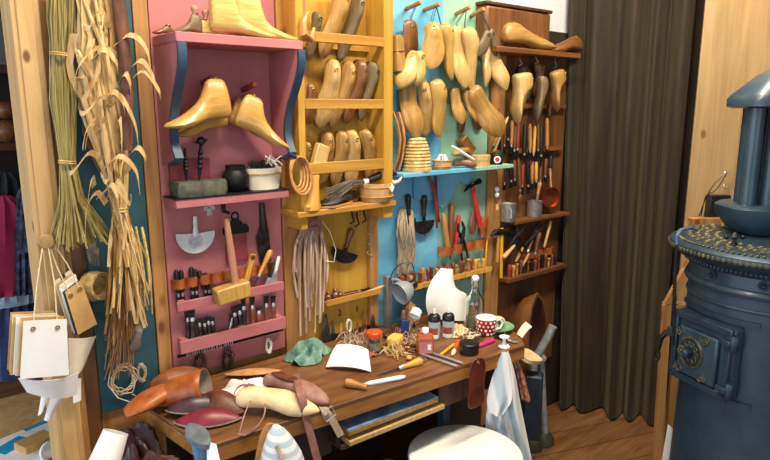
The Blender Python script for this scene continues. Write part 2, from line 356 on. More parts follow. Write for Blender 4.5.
def interp3(P, u):
    n = len(P) - 1; k = min(int(u * n), n - 1); f = u * n - k; a, b = V(P[k]), V(P[k + 1])
    m0 = (b - V(P[k - 1])) / 2 if k else b - a; m1 = (V(P[k + 2]) - a) / 2 if k + 2 <= n else b - a
    return a * (2 * f**3 - 3 * f**2 + 1) + m0 * (f**3 - 2 * f**2 + f) + b * (-2 * f**3 + 3 * f**2) + m1 * (f**3 - f**2)
# ------------------------------------------------------------------ the room
def sbox(name, x0, x1, y0, y1, z0, z1, m, bevel=0):
    o = MB().bx(x0, x1, y0, y1, z0, z1).build(name, m, bevel=bevel); return struct(o)
sbox('floor', -3, 3.7, -2.3, 5.0, -.06, 0, floor_m)
sbox('ceiling', -3, 3.7, -2.3, 5.0, 2.75, 2.85, ceil_m)
sbox('wall_back', .434, 2.09, WY, WY + .1, 0, 2.75, pine_warm)
sbox('wall_back_shade', .655, 2.09, WY - .028, WY - .001, 0, .70, dark_wall)  # dark sheet over the pine wall, standing in for shade under the bench
sbox('wall_back_plaster', 2.09, 3.7, WY + .01, WY + .1, 1.95, 2.75, plaster)
sbox('wall_back_lower', 2.09, 3.7, WY + .005, WY + .1, 0, 1.95, dark_wall)
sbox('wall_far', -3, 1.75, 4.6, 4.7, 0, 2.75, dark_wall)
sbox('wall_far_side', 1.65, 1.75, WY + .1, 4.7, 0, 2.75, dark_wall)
wl = MB(); wl.bx(-3.1, -3, -2.3, -.8, 0, 2.75).bx(-3.1, -3, 1.6, 2.4, 0, 2.75).bx(-3.1, -3, 4.2, 4.7, 0, 2.75).bx(-3.1, -3, 2.4, 4.2, 0, .55).bx(-3.1, -3, 2.4, 4.2, 2.15, 2.75).bx(-3.1, -3, -.8, 1.6, 0, .55).bx(-3.1, -3, -.8, 1.6, 2.15, 2.75)
struct(wl.build('wall_left', plaster))
wn2 = MB(); wn2.bx(-3.07, -3.02, -.8, 1.6, .55, .6).bx(-3.07, -3.02, -.8, 1.6, 2.1, 2.15).bx(-3.07, -3.02, -.8, -.75, .6, 2.1).bx(-3.07, -3.02, 1.55, 1.6, .6, 2.1).bx(-3.07, -3.02, .37, .43, .6, 2.1)
struct(wn2.build('window_2', pine_pale))
struct(MB().bx(-3.07, -3.02, 2.4, 4.2, .55, .6).bx(-3.07, -3.02, 2.4, 4.2, 2.1, 2.15).bx(-3.07, -3.02, 2.4, 2.45, .6, 2.1).bx(-3.07, -3.02, 4.15, 4.2, .6, 2.1).bx(-3.07, -3.02, 3.27, 3.33, .6, 2.1).build('added_window_3', pine_pale))  # unseen window, added to go with the extra far-room lamp
# front wall with the shop window that lights the room
wf = MB(); wf.bx(-3, -1.9, -2.4, -2.3, 0, 2.75).bx(1.5, 3.7, -2.4, -2.3, 0, 2.75).bx(-1.9, 1.5, -2.4, -2.3, 0, .6).bx(-1.9, 1.5, -2.4, -2.3, 2.5, 2.75)
struct(wf.build('wall_front', plaster))
wn = MB(); wn.bx(-1.9, 1.5, -2.38, -2.32, .6, .66).bx(-1.9, 1.5, -2.38, -2.32, 2.44, 2.5).bx(-1.9, -1.84, -2.38, -2.32, .66, 2.44).bx(1.44, 1.5, -2.38, -2.32, .66, 2.44).bx(-.23, -.17, -2.38, -2.32, .66, 2.44)
struct(wn.build('window_1', pine_pale))
cd = V((.46, -.888, 0)); cn = V((-.888, -.46, 0))         # direction along the curtain, and its face
c0 = V((2.62, 1.97, 0))
def wallseg(name, p, q, th, z0, z1, m, bevel=0):
    p, q = V(p), V(q); d = (q - p).normalized(); n = V((-d.y, d.x, 0)) * th
    vs = [p, q, q + n, p + n]; mb = MB()
    mb.add([v + V((0, 0, z0)) for v in vs] + [v + V((0, 0, z1)) for v in vs], [(0, 1, 2, 3), (4, 5, 6, 7), (0, 1, 5, 4), (1, 2, 6, 5), (2, 3, 7, 6), (3, 0, 4, 7)])
    return struct(mb.build(name, m, bevel=bevel))
wallseg('wall_right', c0 - cn * .22, c0 - cn * .22 + cd * 4.5, .06, 0, 2.75, dark_wall)
# posts and boards of the panelling
pa, pb = wp(9, 0, .05), wp(44, 0, .05)
struct(MB().bx(pa.x, pa.x + .064, WY - .05, WY + .08, 0, 2.75).bx(pa.x + .012, pa.x + .05, WY - .056, WY - .05, 0, 2.75).build('trim_1', pine_pale, bevel=.003))
sbox('trim_2', pa.x + .064, pa.x + .084, WY - .03, WY + .08, 0, 2.75, pine_warm, .002)
sbox('trim_3', pa.x + .084, .432, WY - .004, WY + .08, 0, 2.75, brown_w)
sbox('trim_4', .607, .648, WY - .016, WY + .0, .1, 2.75, pine_warm, .002)
sbox('trim_5', 1.054, 1.165, WY - .022, WY + .0, .1, 2.75, pine_warm, .002)
sbox('trim_6', 2.095, 2.135, WY - .03, WY + .0, .1, 2.0, pine_warm, .002)
sbox('trim_7', 2.14, 2.195, WY - .02, WY + .0, .1, 2.0, pine_warm, .002)
# broad pine post beside the stove
p7, p8 = V((2.541, 1.144, 0)), V((2.668, .90, 0))
wallseg('trim_8', p7, p8, .05, 0, 2.75, pine, .003)
wallseg('trim_9', p8 + cd * .003, p8 + cd * .25, .03, 0, 2.75, dark_w)
# ------------------------------------------------------------------ boards on the wall
MB().bx(.432, .604, WY - .014, WY, .715, 2.15).build('display_panel', teal_p, bevel=.002)
tag(bpy.data.objects['display_panel'], 'dark teal painted panel behind the hanging straw bundles', 'panel')
RB = thing('tool_board', 'rose red wall board with a blue-edged bracket shelf and tool racks', 'tool board', T((.87, WY, .75)))
def wpart(mb, name, m, parent, **k):       # mesh given in world coordinates, made a part of a thing
    o = mb.build(name, m, parent, **k); r = parent
    while r.parent: r = r.parent
    Mi = r.matrix_basis.inverted()
    o.data.transform(Mi); return o
bpy.context.view_layer.update()
wpart(MB().bx(.65, 1.05, WY - .018, WY, .765, 2.15), 'backboard', red_p, RB, bevel=.002)
ST = 1.795; SD = .19
wpart(MB().bx(.655, 1.045, WY - SD, WY - .018, ST - .026, ST), 'top_shelf', red_p, RB, bevel=.002)
prof = [(0, 0), (SD - .008, 0), (SD - .005, -.03), (SD - .012, -.06), (SD - .035, -.10), (SD - .07, -.15), (SD - .095, -.20), (SD - .105, -.25), (SD - .09, -.29), (SD - .07, -.315), (.06, -.33), (.0, -.33)]
for xx in (.665, 1.032):
    M = mtx((xx, WY - .018, ST - .026), (0, -1, 0), (1, 0, 0), (0, 0, 1))
    br = MB().prism([(x * .97, z) for x, z in prof], .018, M); b = wpart(br, 'bracket', red_p, RB, bevel=.001)
    e = MB(); out = [(x * .97, z) for x, z in prof[1:-1]]
    e.sheet(lambda u, v: M @ V((interp([(i / (len(out) - 1), out[i][0]) for i in range(len(out))], u) + .004, (v - .5) * .024, interp([(i / (len(out) - 1), out[i][1]) for i in range(len(out))], u))), 22, 1, .009)
    wpart(e, 'painted_edge', blue_e, b)
S2 = 1.342
wpart(MB().bx(.655, 1.025, WY - .115, WY - .018, S2 - .028, S2 - .003), 'lower_shelf', red_p, RB, bevel=.002)
wpart(MB().bx(.653, 1.027, WY - .117, WY - .018, S2 - .003, S2), 'shelf_liner', iron, RB)
wpart(MB().bx(.675, .80, WY - .03, WY - .018, S2, S2 + .105), 'plate', red_d, RB, bevel=.001)
for (a, b, h, dd) in (((174, 307), (283, 285), .028, .045), ((177, 350), (283, 320), .04, .05)):
    p, q = wp(a[0], a[1], dd), wp(b[0], b[1], dd)
    wpart(MB().bx(.66, 1.03, WY - dd - .012, WY - dd, (p.z + q.z) / 2 - h / 2, (p.z + q.z) / 2 + h / 2), 'rack_rail', red_p, RB, bevel=.001)
    for xx in (.68, .87, 1.015): wpart(MB().bx(xx - .01, xx + .01, WY - dd, WY - .018, (p.z + q.z) / 2 - h / 2, (p.z + q.z) / 2 + h / 2), 'rack_spacer', red_p, RB)
def loops(x0, x1, z, n, d0, d1, w, m, parent, base=.018):      # leather strap nailed on in loops
    def f(u, v):
        k = abs(math.sin(u * n * PI)) ** .6
        return V((x0 + (x1 - x0) * u, WY - d0 - (d1 - d0) * k, z - w / 2 + w * v))
    wpart(MB().sheet(f, n * 8, 1, .003), 'strap_loops', m, parent)
p, q = wp(174, 290, .04), wp(283, 262, .04); z1 = (p.z + q.z) / 2
loops(.66, 1.03, z1, 9, .02, .042, .03, lea_org, RB)
p, q = wp(178, 355, .03), wp(283, 331, .03); z3 = (p.z + q.z) / 2
wpart(MB().tube([(.66, WY - .03, z3), (1.035, WY - .03, z3)], .005, 8), 'iron_bar', iron, RB)
# yellow stained cabinet with rails
YD = .115
xl0, xl1, xr0, xr1 = wp(298, 100, YD).x, wp(305, 100, YD).x, wp(384, 100, YD).x, wp(393, 100, YD).x
YC = thing('last_cabinet', 'yellow stained open cabinet with rails holding wooden lasts', 'cabinet', T(((xl0 + xr1) / 2, WY, .75)))
bpy.context.view_layer.update()
wpart(MB().bx(xl0, xr1, WY - .012, WY, .76, 2.25), 'backboard', yellow_w, YC)
wpart(MB().bx(xl0, xl1, WY - YD, WY - .012, 1.20, 2.25), 'side_board', yellow_w, YC, bevel=.002)
wpart(MB().bx(xr0, xr1, WY - YD, WY - .012, 1.20, 2.25), 'side_board', yellow_w, YC, bevel=.002)
wpart(MB().bx(xr0, xr1 - .004, WY - .035, WY - .012, .76, 1.20), 'side_board', pine_warm, YC, bevel=.002)
RZ = []
for (ya, yb) in ((34, 44), (99, 109), (161, 172)):
    z0, z1_ = wp(345, yb, YD).z, wp(345, ya, YD).z; RZ.append((z0, z1_))
    wpart(MB().bx(xl1, xr0, WY - YD, WY - YD + .014, z0, z1_), 'rail', yellow_x, YC, bevel=.002)
    wpart(MB().bx(xl1, xr0, WY - .03, WY - .012, z0 - .01, z0 + .015), 'rear_rail', yellow_x, YC)
S4 = wp(350, 206, YD + .01).z
wpart(MB().bx(xl0 - .02, xr1 + .005, WY - YD - .015, WY - .012, S4 - .02, S4), 'bottom_shelf', yellow_x, YC, bevel=.003)
ph, p8_ = wp(326, 304, .05), wp(380, 288, .05); SL = (ph.z + p8_.z) / 2
wpart(MB().bx(ph.x, p8_.x, WY - .055, WY - .012, SL - .014, SL), 'ledge', yellow_x, YC, bevel=.002)
wpart(MB().bx(ph.x, p8_.x, WY - .058, WY - .052, SL - .014, SL + .008), 'ledge_lip', yellow_x, YC, bevel=.001)
for ch, (px, py) in (('2', (340, 313)), ('1', (357, 309))):
    cu = bpy.data.curves.new('numeral', 'FONT'); cu.body = ch; cu.size = .036; cu.extrude = .0006; cu.align_x = 'CENTER'; cu.align_y = 'CENTER'
    tmp = bpy.data.objects.new('tmp', cu); COL.objects.link(tmp); me = bpy.data.meshes.new_from_object(tmp.evaluated_get(bpy.context.evaluated_depsgraph_get()))
    bpy.data.objects.remove(tmp); me.materials.clear(); me.materials.append(black_pl)
    o = bpy.data.objects.new('numeral', me); COL.objects.link(o); o.parent = YC
    me.transform(YC.matrix_basis.inverted() @ Matrix.Translation(wp(px, py, .014)) @ Matrix.Rotation(PI / 2, 4, 'X'))
# blue and green boards
xb0, xb1, xg1 = xr1 + .002, 1.803, 2.09
BB = tag(MB().bx(xb0, xb1, WY - .016, WY, .74, 2.2).build('blue_board', blue_p, bevel=.002), 'bright blue painted board beside the yellow cabinet', 'panel'); BB.name = 'blue_board'
GB = tag(MB().bx(xb1 + .001, xg1, WY - .016, WY, .74, 2.2).build('green_board', green_p, bevel=.002), 'mint green painted board right of the bright blue board', 'panel')
SB = wp(440, 170.5, .11).z
BS = thing('wall_shelf', 'blue and mint shelf with a scalloped blue bracket under the skep', 'shelf', T((1.9, WY, SB)))
bpy.context.view_layer.update()
xs0, xsm, xs1 = wp(403, 172, .11).x, wp(476, 168, .11).x, wp(513, 165, .11).x
wpart(MB().bx(xs0, xsm, WY - .115, WY - .016, SB - .016, SB), 'board', blue_p, BS, bevel=.002)
wpart(MB().bx(xsm, xs1, WY - .115, WY - .016, SB - .016, SB), 'board', green_p, BS, bevel=.002)
a = wp(436, 178, .03)
sc = [(0, 0), (.20, 0), (.215, -.02), (.21, -.05), (.19, -.068), (.165, -.062), (.145, -.05), (.12, -.075), (.09, -.115), (.06, -.145), (.035, -.155), (.02, -.14), (0, -.12), (-.12, -.1), (-.12, 0)]
wpart(MB().prism(sc, .014, T((a.x, WY - .024, SB - .016))), 'scalloped_bracket', blue_p, BS, bevel=.002)
# brown tool board at the end of the wall
BR = thing('tool_board', 'dark brown tool board with two ledges next to the velvet curtain', 'tool board', T((2.43, WY, .7)))
bpy.context.view_layer.update()
xw0, xw1 = 2.20, 2.66
wpart(MB().bx(xw0, xw1, WY - .016, WY, .78, 1.88), 'backboard', brown_w, BR, bevel=.002)
wpart(MB().bx(xw0, xw1, WY - .014, WY, .30, .775), 'lower_board', brown_w, BR, bevel=.002)
zl1 = wp(530, 218, .06).z; zl2 = wp(525, 274, .06).z
wpart(MB().bx(2.23, 2.645, WY - .085, WY - .016, zl1 - .014, zl1), 'ledge', brown_x, BR, bevel=.002)
wpart(MB().bx(xw0, xw1, WY - .075, WY - .016, zl2 - .02, zl2), 'ledge', brown_x, BR, bevel=.002)
for (ya, yb, x0, x1) in ((148, 158, 2.22, 2.62), (104, 110, 2.24, 2.63)):
    z = wp(530, ya, .04).z; wpart(MB().bx(x0, x1, WY - .04, WY - .03, z - .02, z), 'tool_rail', brown_x, BR, bevel=.001)
    for xx in (x0 + .01, x1 - .01): wpart(MB().bx(xx - .008, xx + .008, WY - .03, WY - .016, z - .02, z), 'rail_spacer', brown_x, BR)
zt = wp(540, 50, .13).z
xt0, xt1 = wp(500, 46, .13).x, wp(579, 53, .13).x
wpart(MB().bx(xt0 - .03, xt1, WY - .14, WY - .016, zt - .022, zt), 'top_shelf', brown_x, BR, bevel=.002)
bc = wp(486, 5, .07); bd = wp(551, 5, .07)
CB = thing('wooden_case', 'dark brown wooden case above the brown tool board', 'case', T(((bc.x + bd.x) / 2, WY, zt)))
bpy.context.view_layer.update()
ztop = wp(486, 4, .07).z
wpart(MB().bx(bc.x, bd.x, WY - .075, WY - .005, zt + .002, ztop), 'body', brown_w, CB, bevel=.012)
wpart(MB().bx(bc.x - .004, bd.x + .004, WY - .08, WY - .004, ztop, ztop + .014), 'lid', dark_w, CB, bevel=.004)
# ------------------------------------------------------------------ left side: post, pattern bundles, straw
def peg(name, base, tip, r, label, m=pine_warm, cat='peg', knob=False):
    M, L = AX(base, tip, (0, 0, 1))
    if knob: mb = MB().lathe([(r * .45, 0), (r * .45, L * .45), (r * .8, L * .55), (r, L * .75), (r * .8, L * .95), (r * .3, L)], 14)
    else: mb = MB().lathe([(r, 0), (r, L * .94), (r * .75, L)], 10)
    return tag(mb.build(name, m, M=M), label, cat)
PD = .056
k0 = wp(43, 241, PD); ktip = k0 + V((.0, -.045, .004))
peg('coat_knob', k0, ktip, .021, 'round turned wooden knob on the pale pine post', pine, 'knob', True)
def leafpack(name, label, corners, n, step, mats, cat, holes=True, string=None, group=None):
    """a hanging pack of sheets: corners of the front sheet TL,TR,BR,BL, each further sheet offset by step"""
    c = [V(q) for q in corners]; o0 = (c[0] + c[1]) / 2
    t = thing(name, label, cat, T(o0), group); st = V(step)
    nrm = (c[1] - c[0]).cross(c[3] - c[0]).normalized()
    for i in range(n):
        j = V((rnd.uniform(-.003, .003), 0, rnd.uniform(-.004, .006))) if i else V((0, 0, 0))
        wpart(quad([q + st * i + j for q in c], .0022, 4, 4, nrm * rnd.uniform(-.002, .004)), 'sheet', mats[0] if i == 0 else mats[1 + (i - 1) % (len(mats) - 1)], t)
    if holes:
        for u in (.22, .78):
            p = c[0].lerp(c[1], u).lerp(c[3].lerp(c[2], u), .14)
            x, y, z = axes(nrm, c[1] - c[0]); wpart(MB().torus(.0045, .0014, mtx(p + nrm * .002, x, y, z)).torus(.0045, .0014, mtx(p - nrm * .002, x, y, z)), 'eyelet', brass, t)
    if string:
        for u, du in ((.22, -.006), (.78, .006)):
            p = c[0].lerp(c[1], u).lerp(c[3].lerp(c[2], u), .14); m = p.lerp(V(string), .5) + V((du, -.004, 0))
            wpart(MB().tube([p, m, V(string) + V((du * .5, 0, .0))], .0016, 6), 'string', twine, t)
    return t
e = .16
leafpack('pattern_pack', 'stack of white card patterns with two eyelets, hanging from the post knob', [wp(23.5, 321, e), wp(66.5, 319, e), wp(69, 375, e), wp(20, 379, e)], 7, (-.0035, .009, .001), [paper, kraft, paper_c, paper, kraft, paper_c], 'patterns', True, ktip + V((0, .012, .01)))
leafpack('pattern_pack', 'tilted stack of tan card patterns with dark edges, hanging behind the white stack', [wp(65, 292, .11), wp(81, 280, .11), wp(97, 324, .11), wp(78, 335, .11)], 8, (-.0028, .0035, .0035), [kraft, navy_c, paper, paper_c, paper, kraft, paper_c], 'patterns', True, ktip + V((.006, .012, .01)))
def flap(name, label, pts, m, cat='sheet', bow=(0, -.015, 0), th=.0012, **k):
    c = [V(q) for q in pts]; t = quad([q - c[0] for q in c], th, 8, 8, bow).build(name, m, M=T(c[0])); return tag(t, label, cat, **k)
flap('folded_paper', 'curled white paper folded under the hanging pattern stacks', [wp(18, 378, .13), wp(78, 372, .13), wp(77, 394, .11), wp(27, 392, .10)], paper, bow=(0, -.03, -.004))
flap('parchment_sheet', 'cream parchment sheet bent behind the white pattern stack', [wp(68, 338, .10), wp(96, 336, .09), wp(84, 366, .08), wp(70, 380, .1)], paper_c, bow=(0, -.012, 0))
flap('paper_strip', 'narrow white paper strip dangling below the folded white paper', [wp(52, 392, .11), wp(66, 391, .10), wp(50, 419, .10), wp(44, 420, .10)], paper, bow=(0, -.01, 0))
flap('paper_strip', 'pointed white paper strip left of the dangling narrow one', [wp(42, 392, .11), wp(50, 392, .115), wp(44, 408, .11), wp(38, 416, .10)], paper, bow=(0, -.008, 0))
flap('paper_tab', 'small white paper tab beside the teal panel below the parchment', [wp(73, 378, .08), wp(81, 378, .07), wp(81, 400, .07), wp(73, 403, .08)], paper, bow=(0, -.004, 0))
# sheaf of rushes
def sheafpts(top, ties, bot, rt, rb, n, curl=.25, wig=.004):
    def f(i):
        a, r = rnd.uniform(0, 2 * PI), math.sqrt(rnd.random()); pts = []
        k = rnd.uniform(.75, 1.0)
        ctrl = [(top, rt)] + ties + [(V(top).lerp(V(bot), 0) + (V(bot) - V(top)) * k if k > .98 else V(ties[-1][0]).lerp(V(bot), k), rb)]
        b = rnd.gauss(0, curl)
        for p, rr in ctrl:
            a2 = a + b * rnd.random(); p = V(p)
            pts.append(p + V((math.cos(a2) * r * rr + rnd.uniform(-wig, wig), math.sin(a2) * r * rr * .55, rnd.uniform(-wig, wig))))
        # smooth
        out = []
        for q in range(len(pts) - 1):
            for s in (0, .33, .66): out.append(pts[q].lerp(pts[q + 1], s))
        out.append(pts[-1]); return out
    return f
SD1 = .085
rt_ = wp(62, -25, SD1)
t = thing('rush_sheaf', 'sheaf of green-yellow rushes tied twice, hanging beside the pine post', 'dried rushes', T(rt_))
fn = sheafpts(rt_, [(wp(62, 20, SD1), .034), (wp(62, 54, SD1), .026), (wp(63, 100, SD1), .032), (wp(67, 161, SD1), .018), (wp(72, 200, SD1), .03)], wp(81, 248, SD1), .034, .085, 1)
mb = MB(); strands(125, None, fn, (.0013, .0026), mb, k=4)
s_ = wpart(mb, 'rushes', rush, t); s_['kind'] = 'stuff'
for py, px, rr in ((54, 62, .027), (161, 67, .019)):
    x, y, z = axes((.12, 0, 1), (0, 1, 0)); wpart(MB().torus(rr, .0024, mtx(wp(px, py, SD1), x, y, z), sy=1, n=18).torus(rr, .0022, mtx(wp(px, py + 2, SD1), x, y, z), n=18), 'tie', straw, t)
# broad dried husks, long bundle
HD = .10
t = thing('husk_bundle', 'long bundle of pale dried corn husk strips hanging over the teal panel', 'dried husks', T(wp(100, -20, HD)))
mb = MB()
for i in range(74):
    u = rnd.random(); top = wp(76 + 32 * rnd.random(), -20 + 20 * rnd.random(), HD + rnd.uniform(-.03, .02))
    mid = wp(98 + rnd.uniform(-19, 17), 92 + rnd.uniform(-20, 20), HD + rnd.uniform(-.03, .03)); kn = wp(120 + rnd.uniform(-6, 6), 208, HD + rnd.uniform(-.015, .02))
    end = wp(124 + rnd.uniform(-16, 26), rnd.uniform(265, 330), HD + rnd.uniform(-.04, .05))
    if i % 4 == 0: top = wp(74 + 32 * rnd.random(), 30 + 60 * rnd.random(), HD + .03)
    P = [top, top.lerp(mid, .5) + V((rnd.uniform(-.02, .02), rnd.uniform(-.02, .01), 0)), mid, mid.lerp(kn, .5) + V((rnd.uniform(-.016, .016), rnd.uniform(-.02, .01), 0)), kn, kn.lerp(end, .4) + V((rnd.uniform(-.01, .01), 0, 0)), end]
    w = rnd.uniform(.003, .008); mb.tube(P, [w * .5, w, w * 1.1, w, w * .5, w * .8, w * .25], 5, flat=1, up=(0, 1, .1)) if i % 3 else mb.sheet(lambda a, b, P=P, w=w * 1.5: interp3(P, a) + V(((b - .5) * w * 2 * (1 - a * .6), (b - .5) * w * (i % 2 - .5), 0)), 14, 2, .0008)
s_ = wpart(mb, 'husk_strips', husk, t); s_['kind'] = 'stuff'
mb = MB()
for i in range(34):      # darker, thinner leaves between the pale ones
    top = wp(80 + 34 * rnd.random(), -15, HD - .03); mid = wp(100 + rnd.uniform(-20, 18), 100 + rnd.uniform(-20, 20), HD - .02 + rnd.uniform(-.02, .04)); kn = wp(120 + rnd.uniform(-7, 7), 208, HD + .01); end = wp(122 + rnd.uniform(-18, 22), rnd.uniform(260, 345), HD + rnd.uniform(-.04, .05))
    P = [top, mid, kn, kn.lerp(end, .5), end]; w = rnd.uniform(.004, .010)
    mb.sheet(lambda a, b, P=P, w=w: interp3(P, a) + V(((b - .5) * w * 2 * (1 - a * .5), (b - .5) * w, 0)), 14, 2, .0008)
wpart(mb, 'brown_husk_strips', mat('brown_husk', '#6d4a22', '#a67c42', .6, scale=(60, 60, 5)), t)['kind'] = 'stuff'
x, y, z = axes((.1, 0, 1), (0, 1, 0)); wpart(MB().torus(.019, .003, mtx(wp(120, 208, HD), x, y, z)).torus(.019, .003, mtx(wp(120, 211, HD), x, y, z)), 'tie', straw, t)
mb = MB()
for i in range(24):        # stray curled husks
    p = wp(90 + 40 * rnd.random(), 15 + 190 * rnd.random(), HD + .03); a = rnd.uniform(-1.2, 1.2); l = rnd.uniform(.05, .12)
    P = [p, p + V((math.sin(a) * l * .5, -.03, math.cos(a) * l * .4)), p + V((math.sin(a) * l, -.035, -l * .3 * rnd.random())), p + V((math.sin(a) * l * 1.15, -.02, -l * rnd.random()))]
    mb.sheet(lambda u, v, P=P: interp3(P, u) + V(((v - .5) * .012 * (1 - u), 0, (v - .5) * .012)), 10, 2, .0008)
wpart(mb, 'curled_husks', husk, t)['kind'] = 'stuff'
mb = MB()
for i in range(9):
    p, q = wp(128 + i * 2, 225 + rnd.uniform(0, 20), HD + .02), wp(133 + i * 2.4, 295 + rnd.uniform(-25, 30), HD + rnd.uniform(-.01, .04))
    mb.tube([p, p.lerp(q, .5) + V((.004, -.006, 0)), q], [.0035, .004, .002], 5)
wpart(mb, 'stalks', straw, t)['kind'] = 'stuff'
# dried stems and lavender lower on the panel
t = thing('dried_stems', 'thin brown dried stems drooping below the husk bundle', 'dried stems', T(wp(118, 300, .06)))
mb = MB()
for i in range(46):
    p = wp(120 + rnd.uniform(-6, 10), 285 + rnd.uniform(-30, 20), .07); q = wp(112 + rnd.uniform(-8, 22), 345 + rnd.uniform(-10, 38), .05 + rnd.uniform(-.02, .03))
    mb.tube([p, p.lerp(q, .5) + V((rnd.uniform(-.012, .012), -.01, 0)), q], [.0014, .0017, .0008], 4)
wpart(mb, 'stems', hw_tan, t)['kind'] = 'stuff'
t = tag(sleeve([wp(136, 318, .07), wp(138, 330, .075), wp(135, 345, .07), wp(133, 352, .06)], [.012, .03, .035, .02], [.01, .025, .03, .015]).build('withered_pod', lea_gry, solid=.002), 'grey withered seed pod beside the dried stems', 'pod')
# peeled birch branch
b0, b1 = wp(116, -25, .135), wp(127, 150, .135)
b = tag(MB().tube([b0, b0.lerp(b1, .3) + V((.006, 0, 0)), b0.lerp(b1, .65) + V((.009, -.004, 0)), b1], [.016, .017, .016, .014], 12).build('branch', bark), 'reddish brown branch hanging in front of the husks near the pine strip', 'branch')
MB().tube([b0 + V((0, -.0, .03)), b0.lerp(b1, .12) + V((.0025, 0, 0))], [.0172, .0176], 12).build('peeled_end', pine_pale, b)
# wool tuft, straw nest, cords
mb = MB(); c = wp(92, 250, .03)
for i in range(40):
    a = rnd.uniform(0, 2 * PI); mb.tube([c + V((0, 0, .02)), c + V((math.cos(a) * .014, -.012 * rnd.random(), 0)), c + V((math.cos(a) * .011, -.012, -.035 * rnd.random() - .01))], [.002, .004, .001], 4)
o = mb.build('wool_tuft', lea_gry); tag(o, 'grey wool tuft pinned under the rushes on the teal panel', 'wool', None)
c = wp(96, 286, .055); t = thing('straw_nest', 'small round straw basket hanging sideways on the teal panel', 'basket', T(c))
x, y, z = axes((.45, -.85, .1), (0, 0, 1)); M = mtx((0, 0, 0), x, y, z)
MB().lathe([(.02, -.035), (.036, -.02), (.042, 0), (.038, .02), (.030, .022), (.034, 0), (.028, -.018), (.004, -.028)], 18, M).build('shell', straw, t)
mb = MB()
for i in range(7): mb.torus(.038 + .003 * math.sin(i), .0022, M @ T((0, 0, -.02 + i * .007)), 20, 5)
mb.build('coiled_straw', straw, t)
coil(wp(126, 380, .03), .032, .0016, 6, twine, 'cord_coil', 'loose coil of pale cord at the foot of the teal panel', jit=.3)
coil(wp(142, 373, .03), .011, .003, 7, hemp, 'rope_hank', 'short beige rope hank at the lower corner of the teal panel', sy=2.2, jit=.2)
tag(MB().tube([wp(110, 372, .03), wp(108, 385, .035), wp(118, 398, .04), wp(130, 402, .04), wp(140, 398, .03), wp(132, 394, .03)], .0016, 6).build('white_string', white_t), 'white string looping below the loose pale cord coil', 'string')
# the other room through the opening on the left
t = thing('shelf_unit', 'dark shelf unit in the room beyond the pine post', 'shelf unit', T((-.25, 3.0, 1.2)))
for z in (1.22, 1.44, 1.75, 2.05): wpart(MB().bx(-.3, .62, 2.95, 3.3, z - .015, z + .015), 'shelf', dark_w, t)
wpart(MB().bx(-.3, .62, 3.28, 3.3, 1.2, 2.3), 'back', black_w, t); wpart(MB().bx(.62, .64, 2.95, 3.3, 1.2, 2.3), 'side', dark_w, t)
for k, (px, py, r, h) in enumerate(((5, 102, .045, .09), (6, 118, .06, .10))):
    p = fp(px, py, 2.55); x, y, z = axes((.3, -.9, .2), (0, 0, 1))
    tag(MB().ball((0, 0, 0), r, sz=.8).build('wooden_ball', hw_brn, M=T((p.x, p.y, 1.456 + (.096 + .036 if k == 0 else .048)))), ('upper' if k == 0 else 'lower') + ' brown turned wooden piece on the dark shelf beyond the post', 'wooden piece')
p = fp(2, 30, 2.6); p.z = 1.766 + .09; tag(MB().bx(-.06, .06, -.04, .04, -.09, .09).build('storage_box', grey_l, M=T(p, .5), bevel=.006), 'pale grey box at the top of the dark shelf beyond the post', 'box')
def garment(name, label, pts, ws, hs, m, extra=None):
    t = thing(name, label, 'coat', T(pts[0])); mb = MB(); rings = []; n = 28
    for i, p in enumerate(pts):
        rings.append([V((p.x + math.cos(2 * PI * k / n) * ws[i] / 2 * (1 + .05 * math.sin(k * 2.3)), p.y + math.sin(2 * PI * k / n) * hs[i] / 2 * (1 + .18 * math.sin(k * 3 + i)), p.z)) for k in range(n)])
    wpart(mb.loft(rings), 'body', m, t)
    return t
mag = mat('magenta_fabric', '#8f1744', '#b02a5c', .8, scale=(12, 12, 12), bump=.1)
navy = mat('navy_print_fabric', '#161e35', '#3d4a6c', .8, scale=(40, 40, 40), lo=.45, hi=.62)
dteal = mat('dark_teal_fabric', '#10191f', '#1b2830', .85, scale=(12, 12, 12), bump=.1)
denim = mat('dark_blue_denim', '#1b2b52', '#2a3f72', .85, scale=(40, 40, 40), bump=.1)
lblue = mat('light_blue_fabric', '#8ba9bf', '#a9c2d3', .85, scale=(20, 20, 20))
D = 2.05
g = garment('jacket', 'magenta jacket hanging in the room beyond the post', [fp(2, y, D) for y in (196, 204, 222, 255, 285, 294)], [.05, .14, .19, .20, .20, .19], [.03, .08, .11, .12, .12, .11], mag)
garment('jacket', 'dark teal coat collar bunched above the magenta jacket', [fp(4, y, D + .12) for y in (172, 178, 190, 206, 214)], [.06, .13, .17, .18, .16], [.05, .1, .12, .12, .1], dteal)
garment('jacket', 'navy patterned jacket hanging right against the post', [fp(25, y, D + .02) for y in (186, 194, 215, 250, 284, 292)], [.02, .05, .075, .085, .085, .08], [.02, .06, .1, .11, .11, .1], navy)
garment('folded_sweater', 'light blue sweater hem showing under the magenta jacket', [fp(14, y, D + .04) for y in (292, 295, 301, 304)], [.16, .17, .17, .16], [.08, .09, .09, .08], lblue)
garment('trousers', 'dark blue trousers hanging under the light blue hem', [fp(16, y, D + .08) for y in (300, 310, 340, 376)], [.12, .14, .13, .12], [.08, .1, .09, .08], denim)
